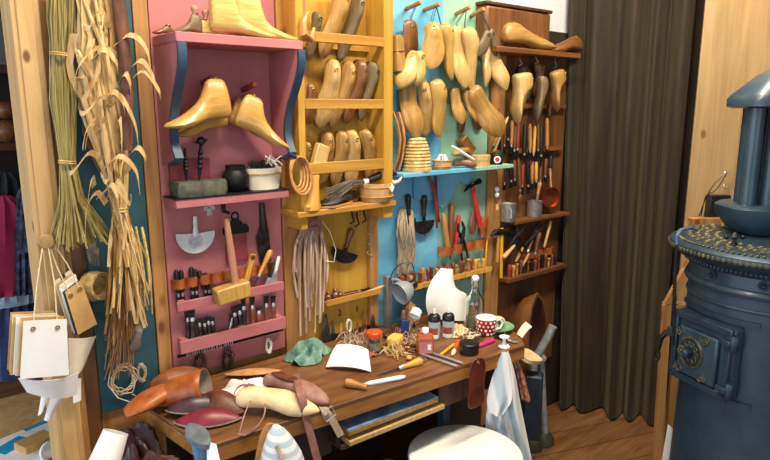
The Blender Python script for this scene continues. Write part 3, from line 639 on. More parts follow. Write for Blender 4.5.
# papers on the low table at the lower left
zt_ = .52
tb = thing('side_table', 'low side table under the brochures at the lower left corner', 'table', T((.0, 2.3, 0)))
c = hp(18, 452, zt_)
wpart(MB().bx(-.45, .42, 2.0, 2.6, zt_ - .03, zt_), 'table_top', pine_pale, tb, bevel=.003)
for sx, sy in ((-.41, 2.04), (.38, 2.04), (-.41, 2.56), (.38, 2.56)): wpart(MB().bx(sx - .02, sx + .02, sy - .02, sy + .02, 0, zt_ - .03), 'leg', pine_pale, tb)
cyan = mat('cyan_print', '#1596cf', '#2aa7dc', .5, scale=(6, 6, 6))
def flyer(px, py, a, w, h, z, label, m2=None, part=(.1, .5, .2, .6)):
    p = hp(px, py, z); o = MB().bx(-w / 2, w / 2, -h / 2, h / 2, 0, .002).build('brochure', paper, M=T(p, a)); tag(o, label, 'brochure')
    if m2: MB().bx(-w / 2 + part[0] * w, -w / 2 + part[1] * w, -h / 2 + part[2] * h, -h / 2 + part[3] * h, .002, .0026).build('printed_area', m2, o)
flyer(34, 436, .3, .2, .14, zt_ + .001, 'white brochure with a blue edge lying behind the beige box', blue_pl if False else cyan, (.5, 1, .85, 1))
flyer(12, 450, .55, .2, .15, zt_ + .005, 'white brochure with a cyan patch at the table corner', cyan, (.35, .85, .45, .85))
flyer(30, 458, .2, .16, .1, zt_ + .009, 'white brochure lying in front of the beige box')
p = hp(36, 447, zt_ + .003); o = MB().bx(-.05, .05, -.035, .035, 0, .03).build('box', kraft, M=T(p, .35), bevel=.003); o.name = 'card_box'; tag(o, 'small beige box lying on the brochures by the post', 'box')
mb = MB(); pp = hp(50, 452, zt_ + .02); tag(MB().torus(.028, .006, T(pp, .4, rx=1.2), 24, 6).build('tape_roll', white_p), 'white ring of tape leaning against the post base', 'tape')
# ------------------------------------------------------------------ on the red board
UP = (0, 0, 1)
def stand(hx, tx, z, d, label, m, kind='low', roll=0, dt=None, **k):   # last standing on a level: heel and toe pixels columns, depth
    a = wp(hx, 40 if z > 1.6 else 200, d); b = wp(tx, 40 if z > 1.6 else 200, dt if dt is not None else d); a.z = b.z = z
    return last(a, b, UP, label, m, kind, center=False, **k)
zt1 = ST + .001
stand(172, 153, zt1, .075, 'small reddish brown child shoe last at the left end of the red top shelf', 'brown', 'low', hf=1.5, wf=1.1)
stand(187, 168, zt1, .05, 'reddish brown child shoe last, its toe against the grey-brown boot last', 'brown', 'low', hf=1.3, wf=1.0)
def knobbed(o, L, kind, m, hf=1):
    y = interp(TOPS[kind], .2) * hf * L
    MB().lathe([(.006, -.004), (.007, .004), (.0095, .010), (.010, .016), (.007, .021), (.002, .023)], 12, T((0, -y, .2 * L), rx=PI / 2)).build('knob', hw_pink, o); return o
o = stand(202, 172, zt1, .135, 'grey-brown ankle boot last with a red knob on the red top shelf', 'grey', 'boot', hf=1.15, wf=1.1); knobbed(o, (wp(202, 40, .135) - wp(172, 40, .135)).length, 'boot', 0, 1.15)
o = stand(202, 223, zt1, .125, 'small straw-coloured boot last with a knob, toe to the right', 'cream', 'boot', hf=1.25, wf=1.1); knobbed(o, .07, 'boot', 0, 1.25)
stand(212, 276, zt1, .15, 'tall straw-coloured boot tree, foremost on the red top shelf', 'cream', 'tall', hf=.78, wf=.95, point=.35)
stand(236, 303, zt1, .095, 'tall straw-coloured boot tree behind the foremost one, toe past the shelf end', 'cream', 'tall', hf=.7, wf=.9, point=.35)
stand(244, 274, zt1, .04, 'brown boot last half hidden behind the two tall boot trees', 'brown', 'boot', hf=1.3)
for k, (bx_, by_, tx_, ty_) in enumerate(((203, 83, 212, 78), (243, 90, 255, 84))):
    peg('boot_peg', wp(bx_, by_, .018), wp(tx_, ty_, .115), .009, ('left' if not k else 'right') + ' short wooden peg above the boot lasts under the red shelf', hw_red)
last(wp(231, 122, .115), wp(166, 131, .135), UP, 'honey boot last hanging under the red shelf with its toe to the left', 'honey', 'boot', hf=1.12, wf=1.0, center=False)
last(wp(228, 130, .06), wp(172, 139, .075), UP, 'honey boot last behind the left-pointing one, only its toe showing below', 'honey', 'boot', hf=.9, wf=.95, center=False)
last(wp(232, 128, .125), wp(287, 151, .15), UP, 'honey boot last hanging under the red shelf with its toe down to the right', 'honey', 'boot', hf=1.1, wf=1.05, center=False)
last(wp(227, 126, .06), wp(272, 142, .07), UP, 'darker boot last behind the right-pointing boot last', 'tan', 'boot', hf=1.18, wf=.9, center=False)
# lower shelf of the red board
zs = S2 + .001
a, b = wp(172, 188, .075), wp(226, 186, .075)
mb = MB(); n = 14
rings = []
for (z, k) in ((0, .95), (.012, 1.0), (.035, 1.0), (.043, .93)):
    rings.append([V(((b.x - a.x) / 2 * k * (1 + .05 * math.sin(i * 5.1 + z * 40)) * math.copysign(abs(math.cos(2 * PI * i / n)) ** .45, math.cos(2 * PI * i / n)), .04 * k * (1 + .1 * math.sin(i * 3.3)) * math.copysign(abs(math.sin(2 * PI * i / n)) ** .45, math.sin(2 * PI * i / n)), z)) for i in range(n)])
tag(mb.loft(rings).build('whetstone', stone, M=T(((a.x + b.x) / 2, a.y, zs))), 'rough dark green whetstone block on the red lower shelf', 'whetstone')
sx = (a.x + b.x) / 2
def spike(px0, py0, px1, py1, label, ball):
    p, q = wp(px0, py0, .072), wp(px1, py1, .072); p.z = zs + .0445
    M, L = AX(p, q); t = thing('iron_spike', label, 'iron tool', M)
    mb = MB(); pr = [(.002, 0), (.006, .02)]
    for i in range(9): pr += [(.0085 if i % 2 else .0055, .03 + (L - .05) * i / 9)]
    mb.lathe(pr + [(.004, L)], 8).build('shank', iron, t)
    if ball: MB().ball((0, 0, L), .013).build('ball_end', hw_red, t).data.materials[0] = steel; MB().tube([(-.018, 0, L - .006), (.018, 0, L + .004)], .003).build('crossbar', iron, t)
spike(186, 176, 185, 148, 'twisted iron spike without a head, standing on the whetstone', 0)
spike(199, 176, 201, 141, 'twisted iron spike with a round head, standing on the whetstone', 1)
p = wp(236, 188, .06); t = thing('iron_pot', 'small round black iron pot on the red lower shelf', 'pot', T((p.x, p.y, zs)))
MB().lathe([(.025, 0), (.036, .012), (.043, .032), (.04, .052), (.029, .066), (.031, .08), (.027, .08), (.025, .064), (.035, .05), (.037, .03), (.002, .006)], 20).build('body', iron, t)
MB().tube([(.036, 0, .05), (.06, 0, .075), (.062, 0, .05), (.04, 0, .03)], .004, 8).build('handle', iron, t)
p = wp(264, 187, .068); t = thing('oval_tub', 'small white oval tub of dark rags and twine on the red lower shelf', 'tub', T((p.x, p.y, zs)))
MB().lathe([(.052, 0), (.062, .055), (.0625, .068), (.058, .068), (.055, .02), (.002, .012)], 24, sy=.62).build('tub', paper_c, t)
MB().torus(.0615, .0028, T((0, 0, .05)), sy=.62).build('hoop', pine_pale, t)
mb = MB()
for i in range(34):
    a = rnd.uniform(0, 2 * PI); r = rnd.uniform(0, .045); q = V((math.cos(a) * r, math.sin(a) * r * .55, .06)); d = V((rnd.uniform(-.02, .02), rnd.uniform(-.012, .012), rnd.uniform(.012, .034)))
    mb.tube([q, q + d, q + d * 1.1 + V((rnd.uniform(-.02, .03), 0, -.012))], .0028, 5)
mb.build('rag_bundle', dark_t, t)['kind'] = 'stuff'
mb = MB()
for i in range(16):
    q = V((rnd.uniform(.0, .04), rnd.uniform(-.02, .02), .08)); d = V((rnd.uniform(-.015, .03), rnd.uniform(-.015, .0), rnd.uniform(-.004, .028)))
    mb.tube([q, q + d, q + d + V((.012, -.006, -.014))], .0016, 5)
mb.build('white_twine', white_t, t)['kind'] = 'stuff'
t = thing('leather_ring', 'tan leather strap rings hanging on the pine strip right of the white tub', 'strap rings', T(wp(296, 172, .13)))
for i in range(4):
    x, y, z = axes((.5 - i * .1, -.85, .1), (0, 0, 1)); MB().torus(.036 + .003 * i, .0042, mtx((.004 * i, -.004 * i, -.004 * i), x, y, z), 26, 6, sy=1.35).build('ring', lea_tan, t)
tag(MB().tube([wp(284, 160, .13), wp(290, 154, .14), wp(295, 157, .14), wp(291, 163, .135)], [.006, .009, .008, .004], 8).build('navy_rag', navy), 'navy rag tied over the tan leather rings', 'rag')
# hung on the red board
t = thing('key_plate', 'small grey clover-shaped metal plate on the red board', 'metal plate', T(wp(209, 208, .021)))
mb = MB()
for dx, dz, r in ((0, .012, .009), (-.011, 0, .008), (.011, 0, .008)): mb.lathe([(r, -.002), (r, .002)], 12, T((dx, 0, dz), rx=PI / 2))
mb.prism([(-.006, 0), (.006, 0), (.009, -.024), (-.009, -.024)], .004).build('plate', steel, t).data.materials[0] = bright
t = tag(MB().tube([wp(229, 200, .03), wp(223, 204, .035), wp(224, 211, .04), wp(229, 213, .035)], [.006, .008, .007, .005], 8).build('iron_hook', iron), 'curved black iron hook below the black pot', 'hook')
M = T(wp(236, 237, .022)); t = thing('leather_pouch', 'dark red flat pouch with a black ornate top hanging on the red board', 'pouch', M)
MB().prism([(-.035, .02), (.035, .02), (.037, -.08), (-.037, -.08)], .012).build('pouch', red_d, t, bevel=.002)
MB().prism([(-.042, .012), (-.044, .028), (-.036, .04), (-.026, .038), (-.018, .05), (-.008, .06), (0, .062), (.008, .06), (.018, .05), (.026, .038), (.036, .04), (.044, .028), (.042, .012)], .016).torus(.012, .003, T((0, 0, .068), rx=PI / 2)).build('top_plate', iron, t)
M, L = AX(wp(262, 206, .025), wp(266, 262, .025)); t = thing('drawknife', 'dark iron scraper with a flared blade hanging right of the red pouch', 'scraper', M)
MB().prism([(-.008, 0), (.008, 0), (.013, .06), (.016, .075), (.03, .10), (.022, L), (-.02, L), (-.018, .09), (-.014, .06)], .005).build('blade', steel, t, bevel=.001)
MB().tube([(0, 0, -.01), (0, 0, .04), (0, 0, .08)], [.009, .011, .009], 10, flat=1).build('handle', hw_blk, t)
# white half-moon knife
M, L = AX(wp(195, 217, .03), wp(196, 252, .03)); t = thing('half_moon_knife', 'pale engraved half-moon knife on the red board', 'knife', M)
w = .062; z0 = L - .062
MB().prism([(-.007, z0 + .004), (.007, z0 + .004)] + [(w * math.cos(a), z0 + (0.004 if 0 < k < 16 else .0) + .062 * math.sin(a) ** 1.0) for k, a in enumerate([PI * j / 16 for j in range(17)])], .003).build('blade', silver, t)
MB().tube([(0, 0, -.002), (0, 0, .02), (0, 0, z0 * .6), (0, 0, z0 + .012)], [.006, .0075, .006, .011], 10, flat=.6).build('handle', silver, t)
MB().lathe([(.024, -.0022), (.024, .0022)], 20, T((0, 0, z0 + .028), rx=PI / 2)).build('engraving', mat('engraved_metal', '#a4afbb', '#d6e0e8', .5, .2, scale=(160, 160, 160), bump=.5), t)
# mallet
ha, hb = wp(226, 218, .075), wp(236, 286, .085)
M, L = AX(ha, hb); t = thing('mallet', 'wooden mallet with a pinkish handle and pale block head on the red board', 'mallet', M)
MB().tube([(0, 0, 0), (0, 0, L * .5), (0, 0, L)], [.009, .0115, .0125], 12).build('handle', hw_pink, t)
q = wp(232, 292, .085); x, y, z = axes((1, -.06, .13), (0, 0, 1))
MB().box((0, 0, 0), (.05, .052, .112), M.inverted() @ mtx(q, y.cross(z) * 0 + axes(z, y)[0], y, z)).build('head', LASTW['honey'], t, bevel=.006)
# chisels and awls in the racks
def nails(rows, d, what, cat='chisel', **kw):
    for i, r in enumerate(rows):
        xa, ya, xb, yb = r[:4]; o = dict(r[4]) if len(r) > 4 else {}
        lab = o.pop('label', None) or nth(i, what); kk = dict(kw); kk.update(o); kc = kk.pop('cat', cat); dd = kk.pop('d', d)
        tool(wp(xa, ya, dd), wp(xb, yb, dd), lab, kc, **kk)
nails([(176, 270, 179, 302), (181, 270, 183, 301), (191, 267, 193, 300), (195, 269, 197, 299), (199, 271, 207, 297), (205, 273, 210, 296)], .028, 'dark steel punch in the upper leather loops of the red board', 'punch', hm=steel, bm=iron, hr=.0075, br=.005, hf=.72, style=3, blade='chisel')
M, L = AX(wp(253, 254, .045), wp(246, 281, .045)); t = thing('folding_ruler', 'yellow wooden ruler stub in the loops right of the mallet', 'ruler', M); MB().box((0, 0, L / 2), (.017, .008, L)).build('leaf', hw_yel, t, bevel=.001); MB().lathe([(.008, -.006), (.008, .006)], 12, T((0, 0, .01), rx=PI / 2)).build('hinge', brass, t)
tool(wp(271, 250, .05), wp(253, 288, .045), 'long yellow-handled awl slanting in the loops of the red board', 'awl', hm=hw_yel, hr=.0095, br=.0025, hf=.62, style=1)
tool(wp(279, 256, .045), wp(272, 288, .04), 'white-handled skiving knife at the right end of the loops', 'knife', hm=white_p, bm=bright, hr=.006, br=.009, hf=.5, style=3, blade='knife')
tool(wp(274, 262, .04), wp(266, 290, .04), 'dark-handled knife beside the white-handled skiving knife', 'knife', hm=hw_blk, bm=bright, hr=.006, br=.007, hf=.55, style=3, blade='knife')
nails([(188, 338, 187, 311, {'hr': .007}), (193, 338, 192, 310, {'hr': .013}), (201, 338, 199, 319, {'hr': .008}), (206, 337, 204, 320), (210, 336, 208, 317), (214, 335, 212, 318), (229, 333, 233, 314, {'hm': bright, 'hr': .005}), (236, 332, 234, 306, {'hr': .010}), (241, 330, 239, 304, {'hr': .010}), (245, 328, 243, 298, {'hr': .011}), (253, 327, 252, 297, {'hr': .010, 'hm': hw_brn}), (259, 325, 259, 307, {'hr': .0115, 'hm': hw_red}), (267, 324, 266, 296, {'hr': .0095, 'hm': hw_brn}), (274, 322, 273, 296, {'hr': .0095, 'hm': hw_brn})],
      .036, 'upright tool in the lower rail of the red board', 'tool', hm=hw_blk, hr=.009, br=.006, hf=.62, style=2, blade='chisel')
t = thing('needle_case', 'dark narrow tray of small steel needles under the lower red rail', 'tray', T(wp(207, 346, .04)))
bpy.context.view_layer.update()
a, b = wp(184, 352, .04), wp(232, 340, .04)
M, L = AX(a, b, (0, -1, 0)); Mi = t.matrix_basis.inverted() @ M
MB().box((0, 0, L / 2), (.02, .012, L), Mi).build('tray', iron, t, bevel=.002)
mb = MB()
for i in range(26): mb.tube([(-.014, -.008, L * (i + .5) / 26), (.012, -.009, L * (i + .5) / 26 + rnd.uniform(-.003, .003))], .0013, 4, Mi)
mb.build('needles', bright, t)['kind'] = 'stuff'
coil(wp(201, 362, .035), .016, .0013, 9, dark_t, 'wire_coil', 'dark wire coil hanging below the needle tray', sy=1.4, jit=.4)
coil(wp(229, 361, .035), .014, .0012, 8, steel, 'wire_coil', 'loose grey wire tangle hanging right of the dark wire coil', sy=2.2, jit=.6)
coil(wp(269, 346, .035), .009, .002, 7, white_t, 'thread_hank', 'white thread hank near the lower right corner of the red board', sy=2.4, jit=.25)
# ------------------------------------------------------------------ yellow cabinet: lasts behind the rails
def slot(hx, hy, tx, ty, label, m='tan', d=.065, out=(.1, -1, .1), **k):
    return last(wp(hx, hy, d), wp(tx, ty, d), out, label, m, **k)
R1, R2, R3 = ' behind the top rail of the yellow cabinet', ' behind the middle rail of the yellow cabinet', ' behind the lowest rail of the yellow cabinet'
slot(341, -12, 329, 60, 'large pale last leaning' + R1, 'tan', kind='low', wf=.95, out=(.3, -1, 0))
slot(357, -6, 346, 62, 'narrow last right of the large pale one' + R1, 'grey', d=.05, wf=.7)
slot(316, 12, 313, 60, 'slim grey-brown last at the left end' + R1, 'grey', d=.05, wf=.8)
o = tag(MB().tube([wp(308, 12, .13), wp(303, 22, .135), wp(303, 34, .135), wp(311, 39, .13), wp(314, 28, .13)], [.006, .012, .014, .012, .006], 10).build('wooden_hook', hw_tan), 'curved tan wooden hook on the left upright of the yellow cabinet', 'hook')
for k, (hx, hy, tx, ty, m, w) in enumerate(((333, 60, 325, 128, 'pale', 1.0), (348, 62, 338, 128, 'tan', .8), (359, 60, 353, 124, 'brown', .9), (370, 62, 367, 122, 'grey', .7))):
    slot(hx, hy, tx, ty, nth(k, 'tall last') + R2, m, wf=w, out=((-.2, .1, .2, .4)[k], -1, 0))
slot(312, 84, 312, 124, 'short orange-brown last in the corner' + R2, 'brown', d=.06, wf=1.3, kind='flat')
for k, (hx, hy, tx, ty, m, w) in enumerate(((327, 132, 324, 186, 'tan', 1.1), (340, 131, 341, 188, 'tan', 1.0), (349, 130, 358, 188, 'pale', 1.0), (362, 130, 379, 182, 'tan', 1.0))):
    slot(hx, hy, tx, ty, nth(k, 'upright last') + R3, m, wf=w, d=.045 + .006 * k, out=((-.1, .2, .1, .2)[k], -1, 0))
M, L = AX(wp(322, 145, .09), wp(316, 172, .09)); tag(MB().prism([(-.028, 0), (.022, -.004), (.027, L), (-.027, L)], .03).build('wooden_block', LASTW['pale'], M=M, bevel=.006), 'pale wooden wedge block at the left' + R3, 'block')
slot(306, 142, 309, 180, 'slim last squeezed left of the wedge block' + R3, 'tan', d=.05, wf=.9)
# bottom shelf
zb = S4 + .001
p = wp(312, 211, .118); p.z = zb
t = thing('boot_mould', 'small yellow wooden boot mould on the bottom shelf of the yellow cabinet', 'boot mould', T(p, .1))
MB().loft([[V((x + math.cos(2 * PI * k / 14) * w, math.sin(2 * PI * k / 14) * .018, z)) for k in range(14)] for (x, w, z) in ((0, .034, 0), (0, .036, .012), (.004, .028, .024), (.008, .022, .04), (.009, .019, .07), (.009, .020, .10), (.009, .023, .115))]).build('body', hw_yel, t)
MB().ball((-.022, -.004, .012), .013, sz=.8).build('toe_cap', hw_yel, t)
def slipper(a, b, label, m, m2, h=.32):
    M, L = AX(a, b, UP); t = thing('slipper', label, 'slipper', M)
    last_mb(L, 'flat', 1.1, h / .32).build('upper', m, t)
    mb = MB(); pts = [(interp(HW, u) * L * 1.14, u * L) for u in (0, .03, .1, .25, .4, .55, .68, .8, .9, .96, 1)]
    poly = [(x, z) for x, z in pts] + [(-x, z) for x, z in pts[::-1]]
    mb.prism(poly, .006, y0=-.003).build('sole', m2, t); return t
q0, q1 = wp(350, 207, .07), wp(321, 211, .115); q0.z = q1.z = zb + .004
slipper(q0, q1, 'small black slipper with a tan sole on the bottom shelf of the yellow cabinet', black_s, lea_tan)
q0, q1 = wp(356, 205, .04), wp(332, 206, .045); q0.z = q1.z = zb + .004
slipper(q0, q1, 'small brown slipper behind the black one on the yellow shelf', lea_brn, lea_tan, .5)
p = wp(376, 207, .08); t = thing('round_tub', 'round wooden tub with a white paper tag on the yellow cabinet shelf', 'tub', T((p.x, p.y, zb)))
MB().lathe([(.056, 0), (.063, .03), (.064, .066), (.059, .066), (.056, .02), (.002, .012)], 26).build('tub', pine_pale, t)
for z in (.018, .052): MB().torus(.0635, .003, T((0, 0, z)), 28, 6).build('hoop', hw_tan, t)
MB().box((0, 0, 0), (.022, .0015, .024), T((.022, -.0645, .05), .32, ry=.7)).build('paper_tag', paper, t)
mb = MB(); A, B = wp(366, 181, .085), wp(332, 196, .12)
for i in range(110):
    a = rnd.uniform(0, 2 * PI); r = math.sqrt(rnd.random()); e = B + V((rnd.uniform(-.03, .02), rnd.uniform(-.01, .01), rnd.uniform(-.022, .026)))
    mb.tube([A + V((0, math.cos(a) * .008, math.sin(a) * .009)), A.lerp(e, .5) + V((0, 0, .006 + r * .008)), e], [.0012, .0015, .0005], 4)
t = thing('hair_brush', 'grey horsehair brush with a black wrapped grip lying on the round tub', 'brush', T(A)); wpart(mb, 'horsehair', hair, t)['kind'] = 'stuff'
wpart(MB().tube([A.lerp(B, -.02), A.lerp(B, .1)], [.013, .012], 12), 'binding', white_t, t)
wpart(MB().tube([A, wp(376, 177, .09), wp(388, 172, .095), wp(396, 174, .1)], [.011, .014, .015, .008], 12), 'grip', black_s, t)
tag(MB().tube([wp(389, 180, .1), wp(394, 183, .105), wp(399, 181, .11), wp(402, 177, .115)], [.009, .008, .006, .003], 10).build('horn_tip', paper_c), 'pale horn tip sticking out of the round tub', 'horn')
# hanging on the cabinet's lower back
HX = [(304, 232), (318, 226), (312, 224), (322, 240), (298, 250)]
t = thing('leather_strip_bundle', 'bundle of pale pinkish leather strips hanging on the yellow cabinet', 'leather strips', T(wp(310, 224, .05)))
mb = MB()
for i in range(32):
    tx = rnd.uniform(303, 320); bx_ = 308 + (tx - 311) * 1.6 + rnd.uniform(-6, 6); by_ = rnd.uniform(270, 338); dd = rnd.uniform(.03, .075)
    P = [wp(tx, 222 + rnd.uniform(0, 6), .04), wp(tx + (bx_ - tx) * .8, 245, dd), wp(bx_ + rnd.uniform(-2, 2), 270, dd), wp(bx_ * .8 + 311 * .2, by_, dd - .01)]
    w = rnd.uniform(.005, .009)
    mb.sheet(lambda u, v, P=P, w=w, i=i: interp3(P, u) + V(((v - .5) * w, (v - .5) * w * .5 * math.sin(i + u * 3), 0)), 12, 1, .0015)
wpart(mb, 'strips', raffia, t)['kind'] = 'stuff'
wpart(MB().torus(.02, .003, T(wp(311, 224, .05), rx=.3)), 'tie', lea_cord, t)
tag(strands(40, None, lambda i: [wp(310 + rnd.uniform(-7, 9), 216, .06), wp(300 + i * .55, 222 + rnd.uniform(-3, 2), .07), wp(299 + i * .6, 231 + rnd.uniform(-5, 4), .06)], (.001, .0016)).build('twig_tangle', lea_pnk), 'tangle of thin pinkish twigs above the leather strip bundle', 'twigs', None, 'stuff')
half_moon(wp(352, 228, .03), wp(342, 263, .03), .125, 'dark half-moon knife with a brown handle hanging on the yellow cabinet', hw_brn, hr=.012)
tag(MB().tube([wp(322, 221, .05), wp(330, 232, .05), wp(336, 250, .06), wp(334, 262, .06), wp(326, 261, .06)], .0013, 6).build('white_twine', white_t), 'thin white cord curling beside the dark half-moon knife', 'cord')
for k, (px, py) in enumerate(((352, 214), (357, 217), (364, 213))): tag(MB().tube([wp(px, py - 4, .02), wp(px, py, .05), wp(px + 2, py + 7, .045), wp(px - 2, py + 10, .04)], .0035, 6).build('iron_hook', iron), nth(k, 'black iron hook under the bottom shelf of the yellow cabinet'), 'hook')
mb = MB(); pts = [wp(371 + 4 * math.sin(i * .9), 224 + i * 1.5, .03 + .006 * math.cos(i * .9)) for i in range(26)]
tag(mb.tube(pts, .0022, 6).build('curb_chain', bright), 'thin steel chain hanging at the right of the yellow cabinet', 'chain')
zl = SL + .001
for k, (px, r) in enumerate(((328, .013), (335, .015), (340, .011))):
    p = wp(px, 300, .035); tag(MB().lathe([(r * .5, 0), (r, r * .5), (r, r * 1.2), (r * .4, r * 1.8), (r * .7, r * 2.2), (r * .3, r * 2.6)], 12, T((p.x, p.y, zl))).build('wooden_spool', hw_brn), nth(k, 'small brown wooden spool on the slanting yellow ledge'), 'spool')
for k, (x0, x1, m, d_) in enumerate(((342, 376, hw_brn, .04), (344, 372, iron, .028))):
    p, q = wp(x0, 297, d_), wp(x1, 292, d_); p.z = q.z = zl + .006
    tool(p, q, ('brown-handled' if not k else 'black') + ' scraper lying on the yellow ledge', 'scraper', hm=m, hr=.006, br=.004, hf=.5, out=UP)
q0, q1 = wp(362, 294, .05), wp(384, 286, .05); tool(q0, q1, 'pale wooden stick poking past the right end of the yellow ledge', 'stick', hm=pine_pale, hr=.006, hf=.99, style=3, out=UP)
def tassel(px, py, py2, w, label, m, n=16, cat='thread bundle'):
    mb = MB()
    for i in range(n):
        a = rnd.uniform(-1, 1); mb.tube([wp(px, py, .025), wp(px + a * w * .6, (py + py2) / 2, .035 + rnd.uniform(0, .012)), wp(px + a * w + rnd.uniform(-1, 1), py2 - rnd.uniform(0, 5), .03 + rnd.uniform(0, .012))], rnd.uniform(.0012, .0024), 5)
    tag(mb.build('thread_bundle', m), label, cat)
tassel(326, 314, 346, 6, 'large bundle of black threads hanging at the left under the yellow ledge', dark_t, 34)
tassel(333, 321, 345, 4, 'second black thread bundle, touching the large one under the yellow ledge', dark_t, 22)
tassel(341, 323, 342, 2, 'short brown thread bundle under the painted numeral two', hw_tan, 12)
coil(wp(349, 326, .03), .010, .002, 4, white_t, 'thread_loop', 'white thread loop between the two painted numerals', sy=2.4, jit=.1)
tassel(357, 319, 339, 2.4, 'thin brown thread bundle under the painted numeral one', hw_brn, 12)
tassel(364, 311, 336, 2.6, 'brown thread bundle second from the right under the yellow ledge', hw_brn, 14)
tassel(373, 309, 334, 3, 'dark thread bundle at the right end under the yellow ledge', dark_t, 16)
# ------------------------------------------------------------------ lasts on the blue and green boards
def pegpx(bx_, by_, tx_, ty_, d, label, m=hw_tan): peg('hanging_peg', wp(bx_, by_, .016), wp(tx_, ty_, d), .0085, label, m); return wp(tx_ - (tx_ - bx_) * .25, ty_ + 1, d * .8)
h1 = pegpx(406, 9, 421, 2, .12, 'wooden peg at the upper left of the bright blue board')
h2 = pegpx(424, 10, 440, 4, .12, 'wooden peg on the blue board next to the mint board')
h3 = pegpx(456, 14, 470, 7, .12, 'wooden peg on the mint board near its left edge')
h4 = pegpx(471, 16, 484, 9, .12, 'wooden peg on the mint board next to the dark wooden case')
def hang(hx, hy, tx, ty, d, label, m, out, hk=None, **k):
    k["wf"] = k.get("wf", 1) * 1.2; return last(wp(hx, hy, d), wp(tx, ty, d + k.pop('dd', 0)), out, label, m, hang=hk, **k)
FR, LT, RTT = (0, -1, 0), (-1, -.5, 0), (1, -.35, 0)
hang(411, 20, 411, 66, .06, 'reddish brown wide last, topmost at the left on the blue board', 'brown', (.2, -1, 0), h1, wf=1.75, kind='flat')
hang(416, 52, 400, 87, .10, 'small pale clog last with its toe to the left, beside its twin', 'cream', (-.7, -.6, .3), None, kind='clog', wf=1.3)
hang(419, 51, 421, 86, .12, 'small pale clog last facing forward, beside its twin', 'cream', (.1, -1, .2), None, kind='clog', wf=1.15)
hang(432, 23, 434, 68, .11, 'glossy honey last hanging from the second peg, toe forward', 'honey', (-.5, -1, 0), h2, wf=1.4, dd=.03)
hang(441, 24, 458, 78, .10, 'glossy honey last tilted right of the first honey last', 'honey', (.7, -1, 0), h2, wf=1.0)
hang(457, 26, 460, 88, .075, 'pale last hanging from the third peg with its sole showing', 'pale', (0, 1, 0), h3, wf=1.1)
hang(465, 28, 479, 90, .10, 'pale last tilted right under the third peg', 'pale', (.6, -1, 0), h3, wf=.95)
hang(489, 31, 480, 56, .13, 'small grey-brown last tilted left under the fourth peg', 'grey', (-.2, -1, 0), h4, wf=1.25, kind='flat')
hang(490, 30, 502, 56, .12, 'small grey-brown last tilted right under the fourth peg', 'grey', (.2, -1, 0), h4, wf=1.2, kind='flat')
hang(491, 44, 481, 86, .09, 'pale pointed last tilted left below the small grey-brown pair', 'pale', (-.4, 1, 0), None, wf=.9, point=.3)
hang(492, 46, 503, 90, .10, 'pale pointed last tilted right below the small grey-brown pair', 'pale', (.5, 1, 0), None, wf=.95, point=.3)
hang(407, 83, 413, 137, .055, 'pale brown last low on the blue board with its sole showing', 'tan', (0, 1, 0), None, wf=1.25)
hang(421, 80, 429, 136, .06, 'slim pale last right of the sole-showing one on the blue board', 'pale', (-.6, -1, 0), None, wf=.9)
hang(434, 80, 446, 136, .085, 'large cream last in the middle of the lower row', 'honey', (.4, -1, 0), None, wf=1.15)
hang(455, 88, 459, 124, .07, 'small tan last right of the large cream last', 'tan', (.2, 1, 0), None, wf=1.05)
hang(466, 89, 475, 123, .075, 'small tan last second from the right in the lower row', 'tan', (-.2, 1, 0), None, wf=1.0)
hang(461, 106, 465, 133, .04, 'slim brown last tucked behind the two small tan lasts', 'brown', (.2, -1, 0), None, wf=1.1)
hang(477, 104, 482, 130, .04, 'dark tan last showing only its toe beside the reddish tan last', 'brown', (-.2, -1, 0), None, wf=1.2)
hang(473, 88, 497, 136, .10, 'reddish tan last tilted far right at the end of the lower row', 'tan', (.3, 1, 0), None, wf=1.05)
M, L = AX(wp(396, 35, .08), wp(399, 71, .08)); t = thing('shoe_last', 'pale wooden last block strapped to the outside of the yellow cabinet', 'shoe last', M)
MB().loft([[V((math.copysign(abs(math.cos(a)) ** .5, math.cos(a)) * w, math.copysign(abs(math.sin(a)) ** .5, math.sin(a)) * .022, z)) for a in [2 * PI * k / 16 for k in range(16)]] for (w, z) in ((.010, 0), (.018, .008), (.021, .03), (.022, L))]).build('block', LASTW['tan'], t)
MB().torus(.0235, .002, T((0, 0, L * .45)), sy=1.05).build('strap', lea_cord, t)
for k, m in enumerate((LASTW['tan'], lea_brn, lea_tan)):
    tag(MB().tube([wp(393 + k * 3, 112, .06), wp(397 + k * 3, 122 + k * 3, .075), wp(400 + k * 2, 140, .07), wp(398 + k * 2, 158, .06), wp(393 + k * 3, 170, .05)], [.004, .0065, .007, .006, .004], 8).build('leather_strap', m), ('tan', 'dark brown', 'light tan')[k] + ' leather strap bowed between the yellow cabinet and the straw skep', 'strap')
# on the blue shelf
zs = SB + .001
p = wp(417, 171, .065)
t = thing('straw_skep', 'woven straw beehive skep standing on the blue shelf', 'skep', T((p.x, p.y, zs)))
pr = [(.056, 0), (.057, .012)]
for i in range(9):
    z = .014 + i * .0125; r = .054 * (1 - (i / 11.5) ** 2.6); pr += [(r, z), (r + .004, z + .006), (r, z + .012)]
MB().lathe(pr + [(.018, .128), (.002, .13)], 26, sy=.85).build('coils', straw, t)
MB().lathe([(.062, 0), (.062, .009), (.05, .009)], 24, sy=.85).build('base', pine_pale, t)
p = wp(442, 169, .075); t = thing('small_basket', 'small low wooden basket with cords beside the straw skep', 'basket', T((p.x, p.y, zs)))
MB().lathe([(.036, 0), (.042, .03), (.043, .036), (.039, .036), (.036, .012), (.002, .008)], 22, sy=.85).build('basket', pine_pale, t)
for z in (.012, .034): MB().torus(.0425, .0028, T((0, 0, z)), 24, 6, sy=.85).build('hoop', hw_tan, t)
mb = MB()
